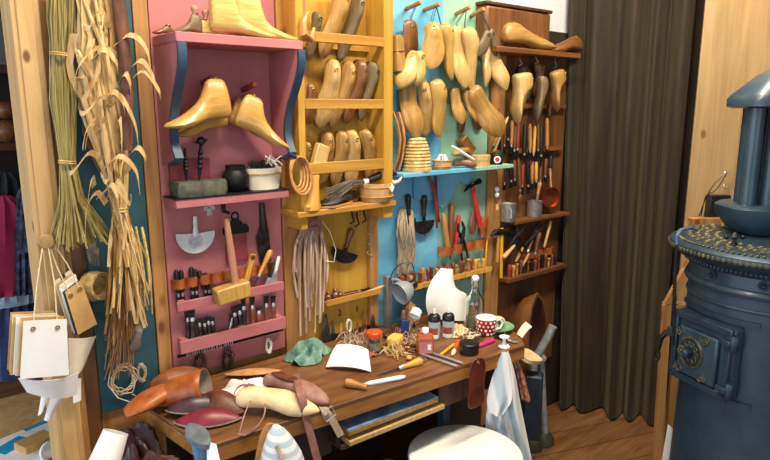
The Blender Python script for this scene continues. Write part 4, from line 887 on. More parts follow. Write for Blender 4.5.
for i in range(16):
    a = rnd.uniform(0, 6.28); q = V((math.cos(a) * .03, math.sin(a) * .024, .034)); mb.tube([q, q * .5 + V((0, 0, .04)), V((-q.x * .6, -q.y * .5, .036))], .002, 5)
mb.build('cords', white_t, t)['kind'] = 'stuff'
q0, q1 = wp(453, 168, .07), wp(476, 172, .115); q0.z = zs; q1.z = zs
t = last(q0, q1, UP, 'orange-brown wooden clog with an open top on the blue shelf', 'brown', 'clog', wf=1.2, hf=1.25, center=False, cat='clog', name='wooden_clog', hole=False)
M, L = AX(wp(462, 166, .05), wp(450, 150, .06)); q = wp(456, 158, .06)
tag(last_mb(.10, 'clog', 1.2, 1.1).build('wooden_clog', LASTW['tan'], M=AX(wp(468, 156, .05) + V((0, 0, .012)), wp(448, 160, .06) + V((0, 0, .01)), (.1, -.2, 1))[0]), 'tan wooden clog leaning behind the orange-brown one', 'clog')
M, L = AX(wp(461, 138, .045), wp(471, 152, .05)); tag(MB().prism([(-.02, 0), (.02, 0), (.026, L), (-.02, L)], .04).build('wooden_block', LASTW['brown'], M=M, bevel=.004), 'brown wooden block propped at the back of the blue shelf', 'block')
p = wp(479, 167, .07); t = thing('chip_box', 'round pale chip-wood box with a lid on the mint shelf', 'box', T((p.x, p.y, zs)))
MB().lathe([(.045, 0), (.045, .034), (.002, .034)], 26).build('box', pine_pale, t)
MB().lathe([(.047, .024), (.047, .044), (.044, .046), (.002, .046)], 26).build('lid', LASTW['pale'], t)
tool(wp(452, 146, .11), wp(474, 160, .1), 'pale rolling stick lying across the clogs on the shelf', 'stick', hm=white_p, hr=.006, hf=.99, style=3)
p = wp(496, 166, .075); t = thing('shoe_polish_tin', 'black round tin with a white ring and red dot on the mint shelf', 'tin', T((p.x, p.y, zs)))
MB().lathe([(.028, 0), (.029, .003), (.029, .042), (.027, .046), (.002, .046)], 24).build('tin', black_s, t)
a0 = math.atan2(-.75, -.62)
for r, m, o in ((.0155, white_p, .0295), (.0095, red_pl, .0305)):
    rings = [[V((math.cos(a0 + x / .03) * (o + .0004), math.sin(a0 + x / .03) * (o + .0004), .022 + z)) for x, z in [(r * k * math.cos(2 * PI * i / 20), r * k * math.sin(2 * PI * i / 20)) for i in range(20)]] for k in (.02, .5, 1)]
    MB().loft(rings, cap=False).build('printed_ring' if r > .01 else 'printed_dot', m, t)
tool(wp(508, 117, .09), wp(494, 152, .08), 'long pale wooden stick leaning above the black tin', 'stick', hm=pine_pale, hr=.0055, hf=.99, style=3)
tool(wp(501, 128, .07), wp(492, 150, .07), 'short dark-tipped stick beside the long pale leaning stick', 'stick', hm=hw_tan, hr=.006, hf=.7, style=3)
# below the blue shelf
half_moon(wp(408, 194, .035), wp(410, 232, .035), .07, 'half-moon knife with a slim black handle, left of its larger twin on the blue board', hw_blk)
half_moon(wp(424, 195, .035), wp(424, 234, .035), .115, 'large crescent knife with a dark brown handle under the blue shelf', hw_blk, hr=.013)
tag(MB().tube([wp(424, 232, .03), wp(425, 236, .032)], [.006, .001], 6).build('iron_point', steel), 'small iron point below the large crescent knife', 'point')
mb = MB()
for i in range(44):
    x0 = rnd.choice((401, 404, 411)) + rnd.uniform(-2, 2); P = [wp(x0, 208 + rnd.uniform(0, 5), .03), wp(x0 + rnd.uniform(-3, 4), 232, .045 + rnd.uniform(0, .02)), wp(x0 + rnd.uniform(-3, 4), 250, .045), wp(x0 + rnd.uniform(-3, 4) - 1, 278 - rnd.uniform(0, 24), .035)]
    mb.tube([interp3(P, u / 8) + V((rnd.uniform(-.002, .002), 0, 0)) for u in range(9)], rnd.uniform(.002, .004), 5)
tag(mb.build('hemp_hank', hemp), 'shaggy beige hank of hemp hanging at the left edge of the blue board', 'hemp')
tag(MB().tube([wp(429, 176, .05), wp(434, 188, .055), wp(436, 205, .05), wp(437, 228, .04)], [.006, .008, .007, .005], 8).build('leather_thong', lea_cord), 'reddish leather cord hanging from the blue shelf beside the crescent knife', 'cord')
tag(MB().tube([wp(436, 176, .045), wp(436, 195, .045), wp(439, 222, .04)], [.005, .006, .005], 8).build('leather_thong', lea_brn), 'darker leather cord right of the reddish one', 'cord')
p, q = wp(442, 250, .045), wp(478, 247, .045)
t = thing('strap_rack', 'orange-brown leather loop strip holding tools on the mint board', 'tool strap', T(p)); bpy.context.view_layer.update()
loops(p.x, q.x + .06, (p.z + q.z) / 2, 4, .018, .05, .04, lea_org, t)
tool(wp(443, 214, .035), wp(449, 256, .035), 'tan wooden wedge handle at the left end of the leather loop strip', 'tool', hm=hw_tan, hr=.012, hf=.97, style=3)
tool(wp(452, 204, .035), wp(450, 262, .035), 'long brown handle beside the tan wedge handle in the loop strip', 'tool', hm=hw_brn, hr=.013, hf=.75, style=3)
tool(wp(459, 215, .035), wp(455, 248, .035), 'short bright red handle in the loop strip', 'tool', hm=red_pl, hr=.010, hf=.97, style=3)
hammer(wp(472, 185, .05), wp(480, 226, .055), 'black hammer with a red handle hanging under the mint shelf', red_pl, iron, hr=.012, hl=.10, hw=.012)
pliers(wp(460, 222, .04), wp(466, 268, .045), 'black pliers with spread handles in the leather loop strip', iron, w=.03)
t = thing('leather_paddle', 'glossy purple-brown leather paddle on the mint board', 'paddle', AX(wp(473, 212, .04), wp(473, 242, .04))[0])
MB().loft([[V((math.cos(2 * PI * k / 14) * w, math.sin(2 * PI * k / 14) * .008, z)) for k in range(14)] for (w, z) in ((.006, 0), (.016, .02), (.021, .05), (.018, .08), (.006, .1))]).build('paddle', lea_pnk, t).data.materials[0] = mat('purple_brown_leather', '#6d3a38', '#8f5654', .35)
t = thing('leather_sheath', 'orange-brown leather sheath hanging beside the purple-brown paddle', 'sheath', AX(wp(485, 217, .04), wp(481, 243, .04))[0])
MB().loft([[V((math.cos(2 * PI * k / 14) * w, math.sin(2 * PI * k / 14) * .010, z)) for k in range(14)] for (w, z) in ((.020, 0), (.024, .02), (.022, .06), (.010, .088))]).build('sheath', lea_org, t)
# ledge of small handles
la, lb = wp(420, 287, .07), wp(488, 265, .07); LZ = wp(450, 277, .07).z
t = thing('tool_ledge', 'narrow yellow ledge with a pale front, holding rows of small handled tools', 'ledge', T((1.85, WY, LZ))); bpy.context.view_layer.update()
wpart(MB().bx(xb0 + .05, xg1 - .01, WY - .075, WY - .016, LZ - .012, LZ), 'board', pine_warm, t, bevel=.002)
wpart(MB().bx(xb0 + .05, xg1 - .01, WY - .078, WY - .073, LZ - .016, LZ + .004), 'lip', hw_yel, t)
cols = [hw_brn, hw_red, hw_brn, hw_tan, lea_cord, hw_brn, hw_tan, hw_red, hw_brn, hw_tan, hw_brn]
for i in range(22):
    x = xb0 + .07 + i * (xg1 - xb0 - .12) / 21; d = .05 + (i % 2) * .008; h = rnd.uniform(.04, .062)
    tool(V((x, WY - d, LZ + h)), V((x + rnd.uniform(-.006, .006), WY - d, LZ - .04)), nth(i, 'small turned tool handle on the narrow yellow ledge'), 'awl', hm=cols[i % 11] if i < 19 else hw_yel, hr=rnd.uniform(.0085, .0115), br=.0025, hf=h / (h + .04), style=i % 3)
M, L = AX(wp(502, 228, .05), wp(501, 278, .06)); t = thing('folding_rule', 'long bright yellow folding rule hanging at the edge of the brown board', 'ruler', M)
MB().box((0, 0, L * .5), (.016, .006, L)).build('leaf', yellow_pl, t, bevel=.001); MB().lathe([(.008, -.005), (.008, .005)], 12, T((0, 0, .012), rx=PI / 2)).build('hinge', brass, t)
tool(wp(487, 240, .04), wp(485, 268, .04), 'thin yellow stick on the pine strip beside the mint board', 'stick', hm=yellow_pl, hr=.004, hf=.99, style=3)
t = thing('small_brush', 'small brush with a pale knob hanging on the pine strip under the mint shelf', 'brush', AX(wp(497, 172, .04), wp(497, 210, .045))[0])
L = (wp(497, 172, .04) - wp(497, 210, .045)).length
MB().tube([(0, 0, 0), (0, 0, L * .85)], .0035, 8).build('cord', hw_brn, t); MB().ball((0, 0, L * .45), .011, sz=1.1).ball((0, 0, L * .6), .011, sz=1.1).build('beads', white_p, t); MB().lathe([(.006, L * .84), (.008, L), (.003, L + .004)], 10).build('tip', pine_pale, t)
# ------------------------------------------------------------------ brown board: lasts, tools, pans
zt2 = zt + .001
q0, q1 = wp(503, 46, .09), wp(553, 49, .10); q0.z = q1.z = zt2; last(q0, q1, UP, 'tan last on the top brown shelf, toe towards the curtain', 'tan', 'low', center=False, wf=.8)
q0, q1 = wp(580, 52, .075), wp(547, 50, .06); q0.z = q1.z = zt2; last(q0, q1, UP, 'brown last at the curtain end of the top brown shelf', 'brown', 'low', hf=1.1, center=False)
for k, (px, py) in enumerate(((520, 60), (536, 58), (555, 62))):
    tag(MB().tube([wp(px, py - 7, .07), wp(px, py, .09), wp(px + 2, py + 4, .08), wp(px - 1, py + 6, .07)], .003, 6).build('wire_hook', bright), nth(k, 'bright wire hook under the top brown shelf'), 'hook')
hang(522, 66, 530, 100, .05, 'grey-brown last with dark marks, behind the pale one under the top brown shelf', 'grey', (-.3, -1, 0), None, wf=1.2)
hang(517, 74, 521, 123, .10, 'pale boot last with a bent ankle, left under the top brown shelf', 'pale', (1, -.35, 0), None, kind='boot', hf=.9, wf=1.1)
hang(524, 84, 526, 110, .06, 'small tan last tucked behind the pale bent boot last', 'tan', (.5, -1, 0), None, wf=1.2)
hang(537, 62, 541, 100, .055, 'dark brown last in the middle under the top brown shelf', 'brown', (.3, -1, 0), None, wf=1.1)
hang(541, 76, 540, 124, .09, 'dark grey last hanging lowest in the middle under the brown shelf', 'grey', (.8, -.5, 0), None, wf=1.0)
hang(553, 72, 560, 110, .10, 'honey boot last pointing down beside the curtain', 'tan', (1, -.4, 0), None, kind='boot', hf=.85, wf=1.1)
hang(550, 92, 553, 118, .06, 'brown last behind the honey boot last beside the curtain', 'brown', (.5, -1, 0), None, wf=1.0)
row1 = sorted([(500, 108, 499, 142, hw_red, .007), (505, 118, 504, 146, hw_brn, .008), (512, 120, 511, 146, hw_tan, .009), (518, 122, 517, 150, hw_red, .010), (525, 124, 524, 156, hw_blk, .010), (530, 124, 530, 152, hw_tan, .009), (535, 126, 533, 156, hw_yel, .008), (541, 124, 541, 158, hw_blk, .012), (547, 118, 547, 150, hw_tan, .010), (508, 112, 508, 140, hw_blk, .008), (515, 126, 514, 150, hw_brn, .008), (538, 124, 538, 150, hw_brn, .008)], key=lambda r: r[0])
for i, (xa, ya, xb, yb, m, r) in enumerate(row1):
    tool(wp(xa, ya, .05), wp(xb, yb + 8, .05), nth(i, 'upright handled tool in the upper row of the brown board'), 'tool', hm=m, bm=iron, hr=r, br=.007, hf=.72, style=3, blade='chisel')
row2 = sorted([(506, 164, 504, 190, steel, .006), (518, 158, 521, 202, hw_brn, .008), (523, 160, 522, 195, hw_red, .007), (528, 162, 528, 194, iron, .009), (532, 160, 532, 190, hw_tan, .008), (536, 162, 536, 188, hw_yel, .009), (541, 160, 540, 188, hw_brn, .007), (551, 156, 550, 178, steel, .009), (511, 160, 511, 188, iron, .008), (514, 160, 515, 186, hw_brn, .008), (546, 158, 545, 182, hw_brn, .008)], key=lambda r: r[0])
for i, (xa, ya, xb, yb, m, r) in enumerate(row2):
    tool(wp(xa, ya, .045), wp(xb, yb, .045), nth(i, 'tool hanging in the middle row of the brown board'), 'tool', hm=m, bm=m if xa == 518 else iron, hr=r, br=.007, hf=.7, style=3, blade='spoon' if xa == 518 else 'chisel')
tool(wp(540, 182, .06), wp(536, 206, .06), 'grey bristle brush standing in the right tin can', 'brush', hm=hw_tan, bm=hair, hr=.01, br=.008, hf=.5, style=1)
for k, (px, r, h, lab) in enumerate(((508, .034, .078, 'shiny tin cup on the left of the brown ledge'), (534, .036, .072, 'shiny tin can of brushes on the right of the brown ledge'))):
    p = wp(px, 218, .05); p.z = zl1 + .001; t = thing('tin_can', lab, 'can', T(p))
    MB().lathe([(r * .92, 0), (r, .004), (r, h), (r * 1.05, h + .003), (r * .95, h), (r * .93, .006), (.002, .006)], 22).build('can', bright, t)
    if not k: MB().tube([(r, 0, h * .8), (r + .02, 0, h * .75), (r + .02, 0, h * .3), (r, 0, h * .2)], .003, 6, T((0, 0, 0), -2.2)).build('handle', bright, t)
    else: MB().tube([(-r, 0, h), (-r * .6, 0, h + .05), (0, 0, h + .062), (r * .6, 0, h + .05), (r, 0, h)], .0016, 6).build('bail', steel, t)
c = wp(549, 197, .05); x, y, z = axes((-.35, -1, .0), (0, 0, 1)); M = mtx(c, x, y, z)
t = thing('copper_pan', 'small copper pan hanging by its long handle at the curtain end', 'pan', M)
MB().lathe([(.044, -.014), (.05, 0), (.052, .018), (.048, .018), (.045, 0), (.002, -.008)], 26, sy=1.0).build('bowl', copper, t)
MB().tube([(0, .046, .012), (-.004, .09, .012), (-.008, .14, .008)], [.006, .005, .007], 8).build('handle', hw_tan, t)
# tools under the brown ledge
hammer(wp(499, 232, .05), wp(497, 262, .05), 'black-headed hammer with a tan handle, left under the brown ledge', hw_tan, iron, hr=.009, hl=.10, hw=.02)
pliers(wp(523, 222, .07), wp(505, 262, .05), 'long steel pincers slanting left under the brown ledge', steel, w=.03)
tool(wp(503, 258, .065), wp(516, 244, .06), 'pale wooden handle slanting under the brown ledge', 'tool', hm=pine_pale, hr=.011, hf=.8, style=0)
pliers(wp(541, 222, .06), wp(519, 264, .05), 'large brown-gripped pincers slanting across the middle of the brown board', steel, w=.05, grip=hw_tan)
tool(wp(536, 228, .045), wp(527, 254, .05), 'thick brown wooden handle slanting under the brown ledge', 'tool', hm=hw_brn, hr=.013, hf=.85, style=0)
tool(wp(539, 232, .06), wp(535, 256, .055), 'short thick brown handle next to the pale rod', 'tool', hm=hw_brn, hr=.013, hf=.85, style=1)
tool(wp(551, 221, .06), wp(544, 248, .05), 'pale rod slanting at the curtain end under the brown ledge', 'stick', hm=pine_pale, hr=.007, hf=.97, style=3)
pliers(wp(511, 228, .05), wp(524, 252, .06), 'small black nippers crossing the long steel pincers', iron, w=.03)
t = thing('leather_guard', 'orange-brown leather strip nailed above the lower brown ledge', 'leather strip', T((2.4, WY, zl2 + .05))); bpy.context.view_layer.update()
loops(2.36, 2.60, zl2 + .075, 4, .018, .04, .035, lea_org, t)
z0 = zl2
for i in range(14):
    x = 2.235 + i * .0275; h = rnd.uniform(.045, .075)
    tool(V((x, WY - .05, z0 + h)), V((x + rnd.uniform(-.004, .004), WY - .05, z0 - .045)), nth(i, 'small peg-like tool standing on the lower brown ledge'), 'awl', hm=[hw_red, hw_tan, hw_tan, hw_brn, hw_blk, hw_brn, iron, hw_brn, hw_red, iron, hw_brn, hw_tan, hw_brn, hw_blk][i], bm=steel, hr=rnd.uniform(.009, .012), br=.0025, hf=h / (h + .045), style=i % 3)
# dough trough leaning below
M, L = AX(hp(525, 350, .50), wp(549, 279, .10), (-.75, -.8, .1)); M = mtx(wp(538, 347, .2), *axes(V((.0, .06, 1)), V((-.26, .965, 0))))
t = thing('dough_trough', 'long dark brown wooden trough standing upright against the brown board', 'trough', M)
Lz = .50; rings_o, rings_i = [], []
for i in range(15):
    u = i / 14; w = .125 * math.sin(PI * min(max(u, .0), 1)) ** .55 + .004; dp = .14 * math.sin(PI * u) ** .5 + .003; zz = -.24 + Lz * u
    rings_o.append([V((w * math.cos(a), dp * math.sin(a), zz)) for a in [PI * k / 14 for k in range(15)]]); rings_i.append([V((w * .84 * math.cos(a), dp * .84 * math.sin(a), -.24 + .02 + (Lz - .04) * u)) for a in [PI * k / 14 for k in range(15)]])
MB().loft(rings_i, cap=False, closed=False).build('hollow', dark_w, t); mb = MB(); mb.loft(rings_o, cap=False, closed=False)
n = 15
for i in range(14):
    for e_ in (0, 14): mb.add([rings_o[i][e_], rings_o[i + 1][e_], rings_i[i + 1][e_], rings_i[i][e_]], [(0, 1, 2, 3)])
mb.add(rings_o[0] + rings_i[0], [(k, k + 1, k + 16, k + 15) for k in range(14)]); mb.add(rings_o[14] + rings_i[14], [(k, k + 1, k + 16, k + 15) for k in range(14)])
mb.build('hull', brown_w, t)
# ------------------------------------------------------------------ the workbench
BZ = .75
BN = thing('workbench', 'worn brown cobbler workbench along the wall under the tool boards', 'workbench', T((1.15, 1.6, 0)))
poly = [(.568, 1.402), (1.752, 1.318), (1.811, 1.387), (2.0, 1.80), (.515, 1.80)]
def slab(poly, z0, z1):
    n = len(poly); return MB().add([(x, y, z0) for x, y in poly] + [(x, y, z1) for x, y in poly], [list(range(n))[::-1], list(range(n, 2 * n))] + [(i, (i + 1) % n, (i + 1) % n + n, i + n) for i in range(n)])
wpart(slab(poly, BZ - .012, BZ), 'worktop', bench_top, BN, bevel=.002)
wpart(slab([(x + .001, y + .001) for x, y in poly], BZ - .055, BZ - .0125), 'edge_board', bench_edge, BN, bevel=.003)
def leg(x, y, w, z, m): wpart(MB().bx(x - w / 2, x + w / 2, y - w / 2, y + w / 2, 0, z), 'leg', m, BN, bevel=.002)
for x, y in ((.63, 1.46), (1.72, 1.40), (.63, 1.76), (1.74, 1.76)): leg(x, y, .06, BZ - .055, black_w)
q = wp(444, 410, .33); leg(q.x, q.y, .035, .60, blue_e)
xsl0, xsl1 = wp(338, 420, .44).x, wp(440, 395, .44).x
wpart(MB().bx(xsl1, 1.72, 1.40, 1.42, .58, BZ - .055), 'apron', dark_w, BN)
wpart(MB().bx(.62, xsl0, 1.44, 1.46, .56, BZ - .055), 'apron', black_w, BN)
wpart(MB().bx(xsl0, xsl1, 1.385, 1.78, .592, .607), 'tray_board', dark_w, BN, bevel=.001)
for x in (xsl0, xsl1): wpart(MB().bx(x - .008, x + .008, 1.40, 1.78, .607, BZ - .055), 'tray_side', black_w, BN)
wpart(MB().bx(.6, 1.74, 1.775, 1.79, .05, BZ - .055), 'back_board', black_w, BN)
for k, (z, m, l, y0, lab) in enumerate(((.640, mat('scuffed_blue_paint', '#456a8e', '#8ea9c0', .5, scale=(14, 14, 14)), .36, 1.352, 'scuffed blue painted board sticking out of the tray under the workbench'), (.609, LASTW['pale'], .385, 1.347, 'pale wooden board under the blue one in the workbench tray'))):
    xa = xsl0 + .02; t = thing('loose_board', lab, 'board', T((xa + l / 2, y0 + .15, z), -.03))
    MB().box((0, 0, .008), (l, .28, .016)).build('board', LASTW['tan'] if k == 0 else m, t, bevel=.002)
    if k == 0: MB().box((0, 0, .0175), (l * .995, .278, .003)).build('painted_face', m, t)
# ------------------------------------------------------------------ things on the bench top
zb_ = BZ + .0005
def on(px, py): return hp(px, py, zb_)
def crumple(name, label, cat, c, rx, ry, h, m, seed, rz=0, n=26, th=.0025, kinds=(3, 5, 7)):
    r = random.Random(seed); ph = [r.uniform(0, 6.28) for _ in range(9)]
    def f(u, v):
        a = 2 * PI * u; rr = max(v, .02)
        e = 1 + .16 * math.sin(kinds[0] * a + ph[0]) + .1 * math.sin(kinds[1] * a + ph[1])
        z = h * (1 - rr ** 2.2) * (.75 + .25 * math.sin(2 * a + ph[2])) + h * .35 * math.sin(kinds[2] * a + ph[3] + rr * 5) * rr * (1.15 - rr) * 2 + h * .22 * math.sin(9 * rr + 4 * a + ph[4]) * rr
        return V((math.cos(a) * rx * rr * e, math.sin(a) * ry * rr * e, max(z, 0) + th))
    return tag(MB().sheet(f, n * 2, 9, th).build(name, m, M=T(c, rz), ang=75), label, cat)
crumple('green_leather', 'crumpled patina-green leather scrap on the bench below the pinkish strips', 'leather scrap', on(308, 358), .085, .055, .062, lea_grn, 3, .2)
a = [hp(337, 345, .795), hp(368, 350, .785), hp(371, 372, BZ + .004), hp(326, 367, BZ + .008)]
t = quad([q - a[0] for q in a], .0025, 8, 8, (0, -.012, .012)).build('bent_card', paper, M=T(a[0])); tag(t, 'blank bent white card propped on the bench left of the jar', 'card')
MB().add([(0, 0, 0), a[3] - a[0], on(331, 352) - a[0]], [(0, 1, 2)]).build('side_flap', paper, t, solid=.002)
p = on(374, 351); t = thing('glass_jar', 'small clear jar with an orange screw lid on the bench', 'jar', T(p))
MB().lathe([(.024, 0), (.027, .004), (.027, .05), (.024, .057), (.0225, .057), (.0245, .05), (.0245, .006), (.002, .004)], 22).build('glass', glass, t)
MB().lathe([(.0235, .0065), (.0235, .036), (.002, .037)], 18).build('contents', water_c, t)
MB().lathe([(.0285, .054), (.029, .057), (.029, .072), (.027, .074), (.002, .074)], 22).build('lid', orange_pl, t)
crumple('red_leather_scrap', 'small red-brown leather scrap just in front of the orange-lidded jar', 'leather scrap', on(368, 356), .032, .022, .012, mat('red_brown_leather', '#8e3b24', '#ab5138', .5), 5)
def shavings(label, cx, cy, wx, wy, n, m, name='shavings', h=.03):
    mb = MB()
    for i in range(n):
        p = on(cx + rnd.uniform(-wx, wx), cy + rnd.uniform(-wy, wy)); a = rnd.uniform(0, 6.28); l = rnd.uniform(.015, .05)
        P = [p + V((0, 0, .003)), p + V((math.cos(a) * l * .5, math.sin(a) * l * .5, rnd.uniform(.004, h))), p + V((math.cos(a + .7) * l, math.sin(a + .7) * l, .004))]
        mb.tube([interp3(P, u / 6) for u in range(7)], rnd.uniform(.001, .0022), 4)
    return tag(mb.build(name, m), label, 'shavings', None, 'stuff')
shavings('pale curled leather shavings heaped left of the orange-lidded jar', 354, 342, 8, 5, 60, raffia, h=.04)
shavings('pale yellow strips and offcuts scattered right of the orange-lidded jar', 397, 352, 12, 5, 60, husk)
shavings('tangle of thin beige strips behind the yellow sponge', 412, 338, 10, 5, 40, raffia)
p = on(395, 344); tag(MB().loft([[V((math.copysign(abs(math.cos(a)) ** .5, math.cos(a)) * .035 * k, math.copysign(abs(math.sin(a)) ** .5, math.sin(a)) * .024 * k, z)) for a in [2 * PI * i / 16 for i in range(16)]] for (k, z) in ((.92, 0), (1, .006), (1, .024), (.9, .03))]).build('sponge', mat('yellow_sponge', '#d9a83f', '#efc868', .9, scale=(60, 60, 60), bump=.4), M=T(p, .4)), 'yellow sponge block between the jar and the amber bottle', 'sponge')
coil(on(411, 350) + V((0, 0, .008)), .026, .003, 5, lea_brn, 'leather_lace', 'brown leather lace coiled left of the amber bottle', nrm=(0, 0, 1), sy=.9)
p = on(425, 354); t = thing('amber_bottle', 'small square amber plastic bottle with a white cap on the bench', 'bottle', T(p, -.6))
sq = lambda w, d, z: [V((math.copysign(abs(math.cos(a)) ** .4, math.cos(a)) * w, math.copysign(abs(math.sin(a)) ** .4, math.sin(a)) * d, z)) for a in [2 * PI * i / 24 for i in range(24)]]
MB().loft([sq(.028, .016, 0), sq(.030, .018, .004), sq(.030, .018, .06), sq(.026, .015, .072), sq(.012, .011, .078), sq(.012, .011, .082)]).build('body', amber_pl, t)
MB().lathe([(.0125, .08), (.0125, .094), (.011, .096), (.002, .096)], 16, T((.0, 0, 0))).build('cap', white_p, t)
MB().box((0, -.0185, .03), (.046, .001, .04)).build('label', mat('pink_label', '#b56a72', '#c98890', .6), t)
MB().box((.012, -.0192, .032), (.012, .001, .02)).build('label_patch', paper, t)
tool(on(422, 364) + V((0, 0, .012)), on(376, 377) + V((0, 0, .004)), 'yellow-handled awl lying near the front of the bench', 'awl', hm=hw_yel, hr=.013, br=.003, hf=.45, style=1, out=UP)
tool(on(405, 379) + V((0, 0, .008)), on(351, 388) + V((0, 0, .004)), 'white-handled knife lying at the front edge of the bench', 'knife', hm=white_p, bm=bright, hr=.0075, br=.005, hf=.72, style=3, blade='knife', out=UP)
tool(on(345, 386) + V((0, 0, .012)), on(368, 391) + V((0, 0, .012)), 'brown turned wooden plug lying beside the white-handled knife', 'tool', hm=hw_tan, hr=.0135, hf=.97, style=1, out=UP)
tag(MB().ball((0, 0, .008), .011, sz=.7).build('wax_lump', hw_yel, M=T(on(409, 360))), 'small yellow wax lump left of the steel rods', 'wax')
for k, (x0, y0, x1, y1) in enumerate(((419, 355, 457, 368), (424, 352, 463, 365))):
    M, L = AX(on(x0, y0) + V((0, 0, .006 + .0)), on(x1, y1) + V((0, 0, .006)), UP)
    tag(MB().lathe([(.003, 0), (.0048, .004), (.0048, L - .01), (.003, L)], 10).build('steel_rod', bright, M=M), ('front' if not k else 'rear') + ' one of two bright steel rods lying in front of the black tin', 'rod')
p = on(421, 361); tag(MB().lathe([(.016, 0), (.018, .006), (.014, .012), (.002, .012)], 14, sx=1.3).build('glass_stopper', glass, M=T(p, .3)), 'clear glass lump at the left end of the steel rods', 'glass')
M, L = AX(on(440, 357) + V((0, 0, .006)), on(455, 345) + V((0, 0, .006)), UP); t = thing('pencil', 'yellow pencil lying between the amber bottle and the black tin', 'pencil', M)
MB().lathe([(.0052, 0), (.0052, L - .016)], 6).build('shaft', yellow_pl, t); MB().lathe([(.0052, L - .016), (.001, L)], 6).build('point', pine_pale, t)
tool(on(459, 342) + V((0, 0, .006)), on(452, 357) + V((0, 0, .006)), 'small orange-red handled brush left of the black tin', 'brush', hm=orange_pl, bm=paper_c, hr=.008, br=.008, hf=.7, style=0, out=UP)
p = on(469, 353); t = thing('round_tin', 'round matt black tin near the front edge of the bench', 'tin', T(p))
MB().lathe([(.033, 0), (.034, .002), (.034, .026), (.002, .026)], 28).build('tin', black_s, t); MB().lathe([(.0352, .02), (.0352, .038), (.033, .040), (.002, .040)], 28).build('lid', black_pl, t)
M, L = AX(on(478, 348) + V((0, 0, .007)), on(494, 342) + V((0, 0, .007)), UP); t = thing('marker_pen', 'bright pink marker pen right of the black tin', 'pen', M)
MB().lathe([(.0055, 0), (.0068, .004), (.0068, L * .62)], 12).build('barrel', pink_pl, t); MB().lathe([(.0074, L * .62), (.0074, L - .003), (.005, L)], 12).build('cap', pink_pl, t)
p = on(470, 338); t = thing('glass_dish', 'shallow clear glass dish of bits in front of the dotted mug', 'dish', T(p))
MB().lathe([(.035, 0), (.052, .014), (.055, .016), (.05, .015), (.034, .004), (.002, .003)], 26).build('dish', glass, t)
mb = MB()
for i in range(30): mb.box((rnd.uniform(-.03, .03), rnd.uniform(-.03, .03), .009 + rnd.uniform(0, .008)), (rnd.uniform(.004, .014), .004, .003), None)
mb.build('small_bits', paper_c, t)['kind'] = 'stuff'
# dotted mug
p = on(486, 334); mugr = mat('red_glaze', '#b0141d', '#bd1c26', .15, coat=.5)
t = thing('mug', 'red mug with white dots at the right end of the bench', 'mug', T(p))
R_, H_ = .040, .066
MB().lathe([(R_ * .72, 0), (R_ * .78, .003), (R_ * .92, .025), (R_, H_), (R_ * .95, H_ + .001), (R_ * .88, .03), (R_ * .7, .006), (.002, .006)], 30).build('cup', mugr, t)
MB().lathe([(R_ * 1.003, H_ - .0005), (R_ * 1.006, H_ + .0015), (R_ * .94, H_ + .0022), (R_ * .93, H_ - .02), (R_ * .85, .03), (R_ * .68, .008), (.002, .008)], 30).build('inside_glaze', white_e, t)
MB().tube([(R_ * .93, 0, .05), (R_ * 1.35, 0, .056), (R_ * 1.62, 0, .042), (R_ * 1.45, 0, .022), (R_ * .88, 0, .014)], .0052, 10, T((0, 0, 0), -.5)).build('handle', white_e, t)
mb = MB()
for j in range(4):
    for i in range(14):
        z = .010 + j * .0155; a = 2 * PI * (i + .5 * (j % 2)) / 14; r = (R_ * (.80 + .2 * min(z / H_ * 1.05, 1))) + .0012
        mb.lathe([(.0036 if (i + j) % 3 else .0052, -.0012), (.0036 if (i + j) % 3 else .0052, .0008)], 10, mtx((math.cos(a) * r, math.sin(a) * r, z), (-math.sin(a), math.cos(a), 0), (0, 0, 1), (math.cos(a), math.sin(a), 0)))
mb.build('dots', white_e, t)
p = on(504, 347); t = thing('white_spool', 'white double-disc spool with a needle at the front right corner of the bench', 'spool', T(p))
MB().lathe([(.02, 0), (.021, .003), (.018, .007), (.007, .010), (.006, .03), (.008, .034), (.018, .037), (.018, .041), (.002, .042)], 22).build('spool', white_p, t); MB().tube([(0, 0, .04), (.003, 0, .085)], .0009, 6).build('needle', bright, t)
tool(on(494, 338) + V((0, 0, .006)), on(518, 344) + V((0, 0, .005)), 'dark-handled knife lying between the mug and the white spool', 'knife', hm=black_pl, bm=bright, hr=.007, br=.006, hf=.6, style=3, blade='knife', out=UP)
p = hp(501, 334, zb_); p = on(500, 334); t = thing('plate', 'green-rimmed plate of beige and green scraps behind the mug', 'plate', T(p + V((.02, .035, 0))))
MB().lathe([(.035, 0), (.05, .008), (.066, .018), (.068, .02), (.05, .011), (.002, .006)], 28).build('plate', mat('green_glaze', '#5d8f6c', '#7fae8c', .3, coat=.3), t)
for k, (x, y, r, m) in enumerate(((-.02, .0, .024, paper_c), (.02, .01, .026, lea_crm), (0, -.012, .017, mat('leaf_green', '#2f6a35', '#4b8a4a', .6)), (-.032, .016, .018, lea_crm))): MB().ball((x, y, .028 + .01 * (k == 2)), r, sz=.85, sx=1.2).build('scrap', m, t)
q = [hp(517, 334, zb_ + .004), hp(526, 322, .79), hp(532, 327, .785), hp(522, 338, zb_ + .004)]; t = quad([v - q[0] for v in q], .004, 4, 4, (0, 0, .006)).build('folded_paper', paper_c, M=T(q[0])); tag(t, 'folded cream paper standing at the right end of the bench', 'paper')
